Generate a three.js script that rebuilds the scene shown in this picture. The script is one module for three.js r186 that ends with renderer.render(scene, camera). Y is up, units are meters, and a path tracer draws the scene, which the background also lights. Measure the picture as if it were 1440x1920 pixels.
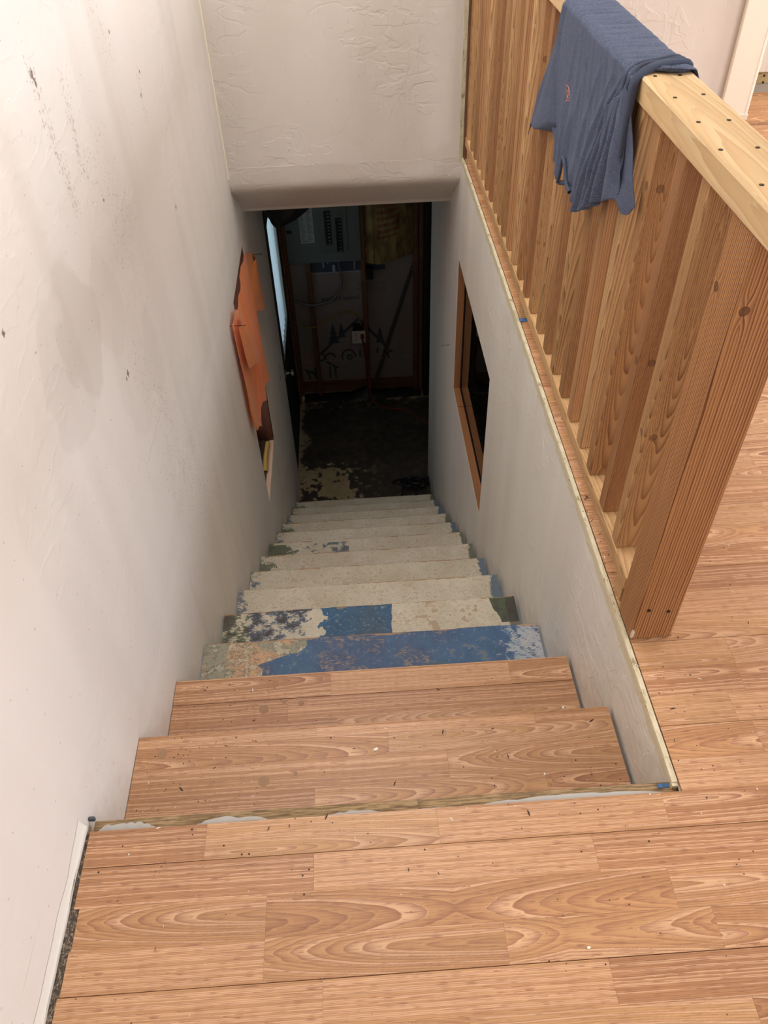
import * as THREE from 'three';
import { RectAreaLightUniformsLib } from 'three/addons/lights/RectAreaLightUniformsLib.js';
import { mergeGeometries as mergeAny } from 'three/addons/utils/BufferGeometryUtils.js';
const mergeGeometries = (list) => mergeAny(list.map((g) => (g.index ? g.toNonIndexed() : g)));

// ---------------------------------------------------------------- camera, daylight, exposure
const scene = new THREE.Scene();
const camera = new THREE.PerspectiveCamera(66.1, 1440 / 1920, 0.05, 60);
camera.position.set(0.5506, 1.4059, 0.642);
camera.rotation.set(-0.7794, -0.0303, -0.0395, 'YXZ');
const renderer = new THREE.WebGLRenderer({ antialias: true });
renderer.toneMapping = THREE.LinearToneMapping;
renderer.toneMappingExposure = 1.0;
renderer.shadowMap.enabled = true;
scene.background = new THREE.Color(0.66, 0.76, 0.95);
RectAreaLightUniformsLib.init();
function windowLight(color, power, w, h, pos, target) {
  const l = new THREE.RectAreaLight(color, power, w, h);
  l.position.set(...pos); l.lookAt(...target); scene.add(l); l.name = 'daylight';
  return l;
}
windowLight(0xf0f5ff, 7.5, 3.4, 1.4, [4.52, 1.5, 0.3], [0, 0.9, 0.1]);     // big window out of view on the right, placed to light the left wall
windowLight(0xe8f0ff, 0.8, 2.6, 1.3, [1.5, 1.5, 3.12], [1.2, 0.6, -1]);    // unseen window behind the camera, lights the faces turned towards it
windowLight(0xfaf4ec, 12.0, 1.2, 1.3, [4.52, 1.4, -3.0], [2.4, 0.6, -3.4]); // unseen window by the hall, placed to light the casing
windowLight(0xf4f4e6, 0.6, 0.5, 1.1, [-0.16, -1.05, -2.92], [1.2, -1.1, -2.9]);  // stair window behind the orange shirt
windowLight(0xd6eee6, 1.1, 0.5, 1.2, [-0.24, -1.3, -4.8], [1.2, -1.6, -4.8]);  // pane of the exterior door

windowLight(0xf6f6f4, 9.0, 0.8, 1.5, [0.5, 2.62, -1.6], [0.5, 0, -1.6]);      // unseen skylight, placed to brighten the stairwell from above

// ---------------------------------------------------------------- helpers
let seedState = 12345;
function rnd() { seedState = (seedState + 0x6d2b79f5) | 0; let t = Math.imul(seedState ^ (seedState >>> 15), 1 | seedState); t = (t + Math.imul(t ^ (t >>> 7), 61 | t)) ^ t; return ((t ^ (t >>> 14)) >>> 0) / 4294967296; }
const rr = (a, b) => a + (b - a) * rnd();
const clamp = (x, a = 0, b = 1) => Math.min(b, Math.max(a, x));
const lerp = (a, b, t) => a + (b - a) * t;
const sst = (a, b, x) => { const t = clamp((x - a) / (b - a)); return t * t * (3 - 2 * t); };
const PERM = new Uint8Array(512), VAL = new Float32Array(256);
for (let i = 0; i < 256; i++) { PERM[i] = i; VAL[i] = rnd() * 2 - 1; }
for (let i = 255; i > 0; i--) { const j = Math.floor(rnd() * (i + 1)); const t = PERM[i]; PERM[i] = PERM[j]; PERM[j] = t; }
for (let i = 0; i < 256; i++) PERM[256 + i] = PERM[i];
function noise(x, y) {                                   // value noise, -1 .. 1
  const fx = Math.floor(x), fy = Math.floor(y); let u = x - fx, v = y - fy; u = u * u * (3 - 2 * u); v = v * v * (3 - 2 * v);
  const X = fx & 255, Y = fy & 255, a = PERM[X], b = PERM[X + 1];
  const p = VAL[PERM[a + Y]], q = VAL[PERM[b + Y]], r = VAL[PERM[a + Y + 1]], s = VAL[PERM[b + Y + 1]];
  return (p + (q - p) * u) * (1 - v) + (r + (s - r) * u) * v;
}
function fbm(x, y, o = 4) { let s = 0, a = 0.5; for (let i = 0; i < o; i++) { s += a * noise(x, y); x = x * 2.03 + 17.3; y = y * 2.03 + 5.1; a *= 0.5; } return s; }
const hash1 = (n) => VAL[PERM[(n & 255)]] * 0.5 + 0.5;
function tex(w, h, fn, srgb = true, wrap = true) {       // fn(x, y) in pixels, y = 0 at v = 0, returns [r, g, b] 0..255
  const d = new Uint8Array(w * h * 4);
  for (let y = 0; y < h; y++) for (let x = 0; x < w; x++) {
    const c = fn(x, y), o = (y * w + x) * 4;
    d[o] = clamp(c[0], 0, 255); d[o + 1] = clamp(c[1], 0, 255); d[o + 2] = clamp(c[2], 0, 255); d[o + 3] = 255;
  }
  const t = new THREE.DataTexture(d, w, h, THREE.RGBAFormat);
  t.magFilter = THREE.LinearFilter; t.minFilter = THREE.LinearFilter; if (srgb) t.colorSpace = THREE.SRGBColorSpace;
  t.wrapS = t.wrapT = wrap ? THREE.RepeatWrapping : THREE.ClampToEdgeWrapping; t.needsUpdate = true;
  return t;
}
const std = (o) => new THREE.MeshStandardMaterial({ roughness: 0.8, metalness: 0, ...o });
const mixc = (a, b, t) => [a[0] + (b[0] - a[0]) * t, a[1] + (b[1] - a[1]) * t, a[2] + (b[2] - a[2]) * t];

const used = new Map();
function numbered(n) { const k = used.get(n) || 0; used.set(n, k + 1); return k ? n + '_' + String(k).padStart(3, '0') : n; }
function mesh(name, g, m, parent) {
  const o = new THREE.Mesh(g, m); o.castShadow = o.receiveShadow = true;
  o.name = parent && parent !== scene ? name : numbered(name);
  (parent || scene).add(o); return o;
}
function group(name, pos = [0, 0, 0]) { const o = new THREE.Group(); o.name = numbered(name); o.position.set(...pos); scene.add(o); return o; }
function tag(o, label, category, grp) { o.userData.label = label; o.userData.category = category; if (grp) o.userData.group = grp; return o; }
const struct = (o) => { o.userData.kind = 'structure'; return o; };
// chamfered box with uv along a grain axis; lu, lv = metres covered by the texture; centred, or offset by c
function cbox(w, h, d, { c = 0.001, grain = 'x', lu = 1, lv = 1, uo = 0, vo = 0, at = [0, 0, 0], endScale = 0.15 } = {}) {
  const H = [w / 2, h / 2, d / 2], pos = [], nor = [], uv = [], g = 'xyz'.indexOf(grain);
  const P = (s, a) => [0, 1, 2].map((i) => s[i] * (i === a ? H[i] : H[i] - c));
  const emit = (pts) => {
    const A = new THREE.Vector3(...pts[0]), B = new THREE.Vector3(...pts[1]), C = new THREE.Vector3(...pts[2]);
    const n = B.clone().sub(A).cross(C.clone().sub(A)).normalize();
    const cen = pts.reduce((q, p) => q.add(new THREE.Vector3(...p)), new THREE.Vector3());
    if (n.dot(cen) < 0) { pts = pts.slice().reverse(); n.negate(); }
    const ab = [Math.abs(n.x), Math.abs(n.y), Math.abs(n.z)]; const na = ab.indexOf(Math.max(...ab));
    const idx = pts.length === 4 ? [0, 1, 2, 0, 2, 3] : [0, 1, 2];
    for (const i of idx) {
      const p = pts[i]; pos.push(p[0] + at[0], p[1] + at[1], p[2] + at[2]); nor.push(n.x, n.y, n.z);
      let U, V; if (na === g) { const o = [0, 1, 2].filter((k) => k !== g); U = p[o[0]] * endScale; V = p[o[1]] + H[o[1]]; }
      else { const o = [0, 1, 2].filter((k) => k !== g && k !== na)[0]; U = p[g] + H[g]; V = p[o] + H[o]; }
      uv.push((U + uo) / lu, (V + vo) / lv);
    }
  };
  for (let a = 0; a < 3; a++) { const b = (a + 1) % 3, e = (a + 2) % 3; for (const s of [-1, 1]) { const q = (x, y) => { const S = []; S[a] = s; S[b] = x; S[e] = y; return P(S, a); }; emit([q(-1, -1), q(1, -1), q(1, 1), q(-1, 1)]); } }
  if (c > 0) {
    for (const [a, b] of [[0, 1], [1, 2], [0, 2]]) { const e = 3 - a - b; for (const sa of [-1, 1]) for (const sb of [-1, 1]) { const S = (x) => { const q = []; q[a] = sa; q[b] = sb; q[e] = x; return q; }; emit([P(S(-1), a), P(S(-1), b), P(S(1), b), P(S(1), a)]); } }
    for (const x of [-1, 1]) for (const y of [-1, 1]) for (const z of [-1, 1]) emit([P([x, y, z], 0), P([x, y, z], 1), P([x, y, z], 2)]);
  }
  const G = new THREE.BufferGeometry();
  G.setAttribute('position', new THREE.Float32BufferAttribute(pos, 3)); G.setAttribute('normal', new THREE.Float32BufferAttribute(nor, 3)); G.setAttribute('uv', new THREE.Float32BufferAttribute(uv, 2));
  return G;
}
// box given by its extents
const ext = (x0, x1, y0, y1, z0, z1, o = {}) => cbox(x1 - x0, y1 - y0, z1 - z0, { c: 0.0008, ...o, at: [(x0 + x1) / 2, (y0 + y1) / 2, (z0 + z1) / 2] });
function grid(nu, nv, fn, closedThickness = 0) {
  const pos = [], uv = [], idx = [];
  for (let j = 0; j <= nv; j++) for (let i = 0; i <= nu; i++) { const p = fn(i / nu, j / nv); pos.push(p[0], p[1], p[2]); uv.push(p[3] ?? i / nu, p[4] ?? j / nv); }
  for (let j = 0; j < nv; j++) for (let i = 0; i < nu; i++) { const a = j * (nu + 1) + i, b = a + 1, c = a + nu + 1, d = c + 1; idx.push(a, b, d, a, d, c); }
  const g = new THREE.BufferGeometry(); g.setAttribute('position', new THREE.Float32BufferAttribute(pos, 3)); g.setAttribute('uv', new THREE.Float32BufferAttribute(uv, 2)); g.setIndex(idx); g.computeVertexNormals();
  if (closedThickness) {                                 // give cloth a second face and a rim
    const n = g.attributes.normal, m = pos.length / 3, P2 = pos.slice(), U2 = uv.concat(uv), I2 = idx.slice();
    for (let k = 0; k < m; k++) P2.push(pos[3 * k] - n.getX(k) * closedThickness, pos[3 * k + 1] - n.getY(k) * closedThickness, pos[3 * k + 2] - n.getZ(k) * closedThickness);
    for (let k = 0; k < idx.length; k += 3) I2.push(idx[k] + m, idx[k + 2] + m, idx[k + 1] + m);
    const rim = []; for (let i = 0; i < nu; i++) rim.push([i, i + 1]); for (let j = 0; j < nv; j++) rim.push([j * (nu + 1) + nu, (j + 1) * (nu + 1) + nu]);
    for (let i = nu; i > 0; i--) rim.push([nv * (nu + 1) + i, nv * (nu + 1) + i - 1]); for (let j = nv; j > 0; j--) rim.push([j * (nu + 1), (j - 1) * (nu + 1)]);
    for (const [a, b] of rim) I2.push(a, a + m, b + m, a, b + m, b);
    g.setAttribute('position', new THREE.Float32BufferAttribute(P2, 3)); g.setAttribute('uv', new THREE.Float32BufferAttribute(U2, 2)); g.setIndex(I2); g.deleteAttribute('normal'); g.computeVertexNormals();
  }
  return g;
}
function tube(pts, r, seg = 40, rad = 8, closed = false) { return new THREE.TubeGeometry(new THREE.CatmullRomCurve3(pts.map((p) => new THREE.Vector3(...p)), closed), seg, r, rad, closed); }
function poly(list, t) {                                 // piecewise linear list of [t, ...values]
  if (t <= list[0][0]) return list[0].slice(1);
  for (let i = 1; i < list.length; i++) if (t <= list[i][0]) { const a = list[i - 1], b = list[i], k = (t - a[0]) / (b[0] - a[0]); return a.slice(1).map((v, j) => lerp(v, b[j + 1], k)); }
  return list[list.length - 1].slice(1);
}
// wall sheet in a plane x = const: outline and holes in (z, y), thickness towards dx
function sheetX(outline, holes, x, thick, u0, v0, lu, lv) {
  const s = new THREE.Shape(outline.map((p) => new THREE.Vector2(-p[0], p[1])));
  for (const h of holes) s.holes.push(new THREE.Path(h.map((p) => new THREE.Vector2(-p[0], p[1]))));
  const g = new THREE.ExtrudeGeometry(s, { depth: Math.abs(thick), bevelEnabled: false, curveSegments: 4 });
  g.rotateY(Math.PI / 2);                               // shape x -> -z, depth -> +x
  g.translate(thick < 0 ? x + thick : x, 0, 0);
  const p = g.attributes.position, uv = [];
  for (let i = 0; i < p.count; i++) uv.push((p.getZ(i) - u0) / lu, (p.getY(i) - v0) / lv);
  g.setAttribute('uv', new THREE.Float32BufferAttribute(uv, 2));
  return g;
}

// ---------------------------------------------------------------- materials
function woodTex({ W, H, lu, lv, seed, base, dark, light, ring = 0.003, v0 = 0.02, d0 = 0.02, dAmp = 0.02, fu = 1.5, warp = 0.0012, contrast = 0.8, pow = 2.2, fibre = 8, pore = 0, knots = [], tone = 14 }) {
  const S = seed * 37.7;
  const dist = new Float32Array(W), sh = new Float32Array(W);
  for (let x = 0; x < W; x++) { const u = x / W * lu; { const ph = (u * fu * 0.55 + hash1(seed * 3)) % 1, tri = Math.abs(2 * ph - 1); dist[x] = d0 + dAmp * (2 * tri - 1) + dAmp * 0.22 * noise(u * fu * 3 + S, S + 9); } sh[x] = 0.004 * noise(u * 2.2 + S, S + 31); }
  return tex(W, H, (x, y) => {
    const u = x / W * lu, v = y / H * lv;
    let vv = v - v0 + sh[x] + warp * 1.4 * noise(u * 9 + S, v * 40), d = dist[x];
    let kd = 0, kc = 0;
    for (const k of knots) { const e = Math.hypot((u - k[0]) / (k[2] * 2.6), (v - k[1]) / k[2]); const w = Math.exp(-e * e * 0.8); vv += (v - k[1] > 0 ? 1 : -1) * w * k[2] * 0.9; const e2 = Math.hypot(u - k[0], v - k[1]) / k[2]; if (e2 < 1.25) kd = Math.max(kd, sst(1.1, 0.85, e2) * (0.55 + 0.45 * sst(0.7, 1, e2)) * (k[3] ?? 0.75)); kc = Math.max(kc, w); }
    let r = Math.sqrt(vv * vv + d * d) + warp * noise(u * 14 + S, v * 160 + S);
    const q = r / ring, i = Math.floor(q), p = q - i;
    let t = Math.pow(p, pow) * sst(1, 0.93, p) * (0.55 + 0.45 * hash1(i + seed * 13)) * contrast;
    let c = mixc(light && hash1(i * 7 + seed) > 0.6 ? light : base, dark, clamp(t));
    const f = noise(u * 18 + S, v * 1100) * fibre + noise(u * 1.7 + S, v * 26 + S) * tone;
    c = [c[0] + f, c[1] + f * 0.85, c[2] + f * 0.7];
    if (pore) { const n = noise(u * 45 + S, v * 1500 + S); if (n > 0.45 && p > 0.15) { const k = (n - 0.45) * pore; c = mixc(c, dark, clamp(k)); } }
    if (kd) c = mixc(c, [62, 36, 20], kd);
    return c;
  });
}
const OAK = [];
for (let i = 0; i < 8; i++) {
  const quarter = i % 3 === 1;
  const warm = [[188, 142, 96], [181, 134, 89], [193, 148, 100], [175, 127, 84]][i % 4], dk = [[150, 102, 72], [142, 94, 66], [156, 110, 77], [138, 90, 64]][i % 4];
  OAK.push(std({ roughness: 0.46, map: woodTex({ W: 2048, H: 128, lu: 1.3, lv: 0.0667, seed: i + 3, base: warm, dark: dk, light: [207, 164, 124], ring: quarter ? 0.0024 : 0.0031 + 0.0006 * (i % 2), v0: quarter ? -0.12 : 0.015 + 0.04 * hash1(i * 5), d0: quarter ? 0.03 : 0.02 + 0.012 * hash1(i * 9), dAmp: quarter ? 0.01 : 0.024, fu: quarter ? 0.8 : 1.3, warp: 0.0006, contrast: 1.08, pow: 2.2, fibre: 10, pore: 2.6, tone: 9 }) }));
}
function fir(i, o = {}) {
  const b = [[184, 142, 94], [174, 130, 84], [196, 157, 108], [164, 117, 74], [190, 149, 100], [178, 133, 88], [170, 125, 78]][i % 7];
  return std({ roughness: 0.6, map: woodTex({ W: 1024, H: 96, lu: 1, lv: 0.09, seed: 40 + i, base: b, dark: [b[0] * 0.6, b[1] * 0.5, b[2] * 0.42], ring: 0.0033 + 0.0012 * (i % 3), v0: i % 2 ? -0.05 : 0.045, d0: 0.02, dAmp: i % 2 ? 0.008 : 0.02, fu: 1.2, warp: 0.00045, contrast: 1.0, pow: 1.9, fibre: 8, knots: i % 3 === 0 ? [[0.35 + 0.06 * i, 0.03, 0.008, 0.6]] : i % 3 === 1 ? [[0.62, 0.055, 0.005, 0.5]] : [], ...o }) });
}
const FIR = []; for (let i = 0; i < 7; i++) FIR.push(fir(i));
const NEWEL = std({ roughness: 0.55, map: woodTex({ W: 2048, H: 192, lu: 1.1, lv: 0.0925, seed: 71, base: [188, 137, 86], dark: [96, 52, 24], ring: 0.0052, v0: -0.09, d0: 0.03, dAmp: 0.022, fu: 1.1, warp: 0.0008, contrast: 1.35, pow: 1.5, fibre: 6, knots: [[0.795, 0.014, 0.008, 0.95]] }) });
const NEWEL_SIDE = NEWEL;
const CAP = std({ roughness: 0.6, map: woodTex({ W: 2048, H: 128, lu: 3.0, lv: 0.13, seed: 88, base: [204, 172, 126], dark: [172, 130, 84], light: [212, 184, 140], ring: 0.007, v0: 0.03, d0: 0.035, dAmp: 0.025, fu: 0.7, warp: 0.0012, contrast: 0.5, pow: 1.6, fibre: 5, tone: 12, knots: [[1.98, 0.035, 0.011, 0.22], [1.25, 0.05, 0.008, 0.3]] }) });
const PLATE = std({ roughness: 0.65, map: woodTex({ W: 1024, H: 96, lu: 1.4, lv: 0.13, seed: 93, base: [206, 166, 116], dark: [150, 108, 66], ring: 0.006, v0: 0.03, d0: 0.02, dAmp: 0.012, contrast: 0.75, fibre: 7 }) });
const JAMB = std({ roughness: 0.55, map: woodTex({ W: 512, H: 96, lu: 1.1, lv: 0.1, seed: 97, base: [160, 108, 66], dark: [108, 66, 36], ring: 0.005, v0: 0.04, d0: 0.02, dAmp: 0.02, contrast: 0.7, fibre: 6, knots: [[0.85, 0.05, 0.006, 0.6]] }) });
const STUD = std({ roughness: 0.85, map: woodTex({ W: 512, H: 64, lu: 1.4, lv: 0.1, seed: 101, base: [112, 70, 42], dark: [66, 38, 22], ring: 0.006, v0: -0.02, d0: 0.02, dAmp: 0.012, contrast: 0.7, fibre: 8, knots: [[0.5, 0.05, 0.007, 0.6]] }) });
// plaster relief, 1.6 m tile
const plasterBump = tex(1024, 1024, (x, y) => {
  const u = x / 1024 * 16, v = y / 1024 * 16, wrapU = (n) => n;
  const px = u * 0.55, py = v * 0.35;
  const n1 = fbm(px, py, 4), n2 = fbm(px * 1.7 + 40, py * 0.8 + 11, 4), n3 = fbm(u * 0.9 + 70, v * 1.4 + 3, 5);
  const patch = sst(-0.12, 0.18, fbm(u * 0.25 + 9, v * 0.25 + 4, 2));
  let h = 90 + 26 * n1 + 30 * sst(0.02, 0.045, n1) * patch + 26 * sst(0.06, 0.08, n2) + 34 * patch * sst(0.1, 0.14, n3) - 12 * sst(-0.06, -0.1, n2);
  const ridge = 1 - Math.abs(fbm(u * 0.5 + 21, v * 1.1 + 77, 3)) * 14; if (ridge > 0) h += ridge * 32 * patch;
  h += noise(u * 22, v * 22) * 2.2;
  return [h, h, h];
}, false);
function plaster(color, map, o = {}) {
  const b = plasterBump.clone(); b.repeat.set(o.lu ? o.lu / 1.6 : 1, o.lv ? o.lv / 1.6 : 1); b.needsUpdate = true;
  return std({ color, map, bumpMap: b, bumpScale: o.bump ?? 0.0035, roughness: 0.62 });
}
// left wall: uv covers z -4.4 .. 3.3 (7.7 m), y -3.1 .. 2.5 (5.6 m); a finer map only where the camera can look would repeat, so marks are in metres
const LW = { z0: -4.4, y0: -3.1, lu: 5.2, lv: 4.6 };
function seg(z, y, z1, y1, z2, y2) { const dz = z2 - z1, dy = y2 - y1, t = clamp(((z - z1) * dz + (y - y1) * dy) / (dz * dz + dy * dy)); return [Math.hypot(z - z1 - dz * t, y - y1 - dy * t), t]; }
const leftMap = tex(2048, 2048, (px, py) => {
  const z = LW.z0 + px / 2048 * LW.lu, y = LW.y0 + py / 2048 * LW.lv;
  let c = [231, 227, 221];
  const warm = fbm(z * 0.9 + 3, y * 0.9 + 8, 3), str = fbm(z * 7 + 2, y * 1.1 + 4, 3);
  c = mixc(c, [238, 226, 206], clamp(warm * 1.6) * 0.6); c = mixc(c, [214, 206, 200], clamp(-warm * 1.4) * 0.5); c = mixc(c, [212, 205, 196], clamp(str * 1.5) * 0.45);
  // greyish skim patches
  for (const [cz, cy, r, k] of [[-0.78, 0.58, 0.12, 0.6], [-0.98, 0.50, 0.1, 0.3], [-0.62, 0.57, 0.12, 0.35], [-1.2, 0.22, 0.1, 0.35], [-0.07, 0.03, 0.035, 0.15], [-1.0, 0.3, 0.14, 0.2]]) {
    const d = Math.hypot(z - cz, (y - cy) * 0.8) / r + 0.45 * fbm(z * 9 + cz * 30, y * 9, 3); c = mixc(c, [206, 200, 192], sst(1.05, 0.9, d) * k * 0.75);
  }
  // dirt speckle drifting down from old fixings
  for (const [z1, y1, z2, y2, w, k] of [[-0.944, 1.0, -0.96, 0.74, 0.022, 1], [-1.1, 0.93, -1.07, 0.78, 0.02, 0.9], [-1.45, 1.0, -1.5, 0.88, 0.035, 0.5], [-1.75, 0.76, -1.74, 0.66, 0.014, 0.7], [-1.2, 0.7, -1.25, 0.55, 0.08, 0.35], [-1.05, 0.28, -1.2, 0.05, 0.06, 0.4], [-1.15, -0.1, -1.4, -0.5, 0.12, 0.35]]) {
    const [d, t] = seg(z, y, z1, y1, z2, y2), f = Math.exp(-(d * d) / (w * w)) * k;
    if (f > 0.02) { const n = noise(z * 340, y * 240); if (n > 0.92 - f * 0.42) c = mixc(c, [136, 112, 96], 0.5); c = mixc(c, [214, 202, 186], f * 0.12); }
  }
  for (const [mz, my, r] of [[-0.944, 0.99, 0.008], [-0.95, 0.975, 0.006], [-1.785, 0.763, 0.006], [-1.74, 0.716, 0.006], [-1.871, 0.348, 0.007], [-0.965, 0.335, 0.008], [-0.945, 0.333, 0.005], [-1.154, 0.674, 0.004], [-1.56, 0.913, 0.005], [-0.464, 0.755, 0.006], [-4.0, -1.8, 0.02], [-4.05, -1.75, 0.02], [-3.2, -0.9, 0.006]]) {
    const d = Math.hypot(z - mz, (y - my)) / r + 0.5 * noise(z * 300, y * 300); if (d < 1) c = mixc(c, [92, 78, 70], 0.85 * (1 - d * 0.4));
  }
  const sp = noise(z * 210 + 7, y * 210); if (sp > 0.955) c = mixc(c, [140, 116, 98], 0.6);
  // grime where the steps meet the wall
  const stepY = -0.218 * Math.max(0, -z / 0.293) , gd = y - stepY + 0.06; if (z < -0.02 && gd < 0.14 && gd > -0.3) { const n = fbm(z * 30, y * 30, 3); c = mixc(c, [168, 158, 142], sst(0.08, -0.04, gd + 0.1 * n) * 0.16); }
  return c;
}, true, false);
const leftWallMat = plaster(0xffffff, leftMap, { lu: LW.lu, lv: LW.lv, bump: 0.0022 });
const softMap = tex(512, 512, (x, y) => { const u = x / 512 * 3, v = y / 512 * 3, n = fbm(u * 1.5, v * 0.8, 4), s = noise(x * 0.93, y * 0.93); let c = mixc([226, 217, 207], [212, 202, 190], clamp(0.5 + n)); if (s > 0.972) c = mixc(c, [120, 100, 84], 0.5); return c; });
const wallMat = plaster(0xffffff, softMap, { bump: 0.006 });
const rightMap = tex(1024, 1024, (px, py) => {
  const z = -4.4 + px / 1024 * 4.5, y = -3.1 + py / 1024 * 3.2; let c = [234, 229, 220];
  const str = fbm(z * 8 + 12, y * 1.0 + 4, 3); c = mixc(c, [216, 210, 199], clamp(0.35 + str) * 0.5);
  const edge = y + 0.03 + 0.012 * fbm(z * 20, 3, 3); if (edge > 0) c = mixc(c, [214, 200, 160], 0.7);
  const sp = noise(px * 0.95, py * 0.95); if (sp > 0.965) c = mixc(c, [120, 104, 90], 0.6);
  const stepY = -0.218 * Math.max(0, -z / 0.293), gd = y - stepY; if (gd < 0.1 && gd > -0.3) c = mixc(c, [160, 148, 130], sst(0.06, -0.06, gd + 0.1 * fbm(z * 30, y * 30, 3)) * 0.18);
  return c;
}, true, false);
const rightWallMat = plaster(0xffffff, rightMap, { lu: 4.5, lv: 3.2, bump: 0.005 });
const paperEdge = std({ color: 0xe2dccc, roughness: 0.95, map: tex(256, 64, (x, y) => { const n = fbm(x * 0.09, y * 0.12, 4); return n > 0.46 ? [176, 158, 128] : mixc([238, 232, 216], [222, 212, 188], clamp(0.5 + n * 1.2)); }) });
const plywood = std({ color: 0xffffff, roughness: 0.9, map: tex(512, 32, (x, y) => { const n = fbm(x * 0.05, y * 0.5, 4); return mixc([168, 142, 104], [112, 90, 62], clamp(0.4 + n * 1.3)); }) });
const foam = std({ color: 0xc9c6c0, roughness: 0.9 });
const darkGap = std({ color: 0x1c1712, roughness: 1 });
const dirt = std({ roughness: 1, map: tex(512, 64, (x, y) => { const n = noise(x * 0.55, y * 0.55) + 0.5 * noise(x * 0.2, y * 0.2); return mixc([84, 74, 64], [172, 158, 138], sst(-0.1, 0.9, n)); }) });
const black = std({ color: 0x0b0b0d, roughness: 0.5 });
const darkRoom = std({ color: 0x2a2a26, roughness: 0.9 });  // near-black tone puts the dimness of the lower rooms into their surfaces
const nailMat = std({ color: 0x3b3632, roughness: 0.45, metalness: 0.8 });
const white = std({ color: 0xe9e0d2, roughness: 0.55 });

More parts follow.
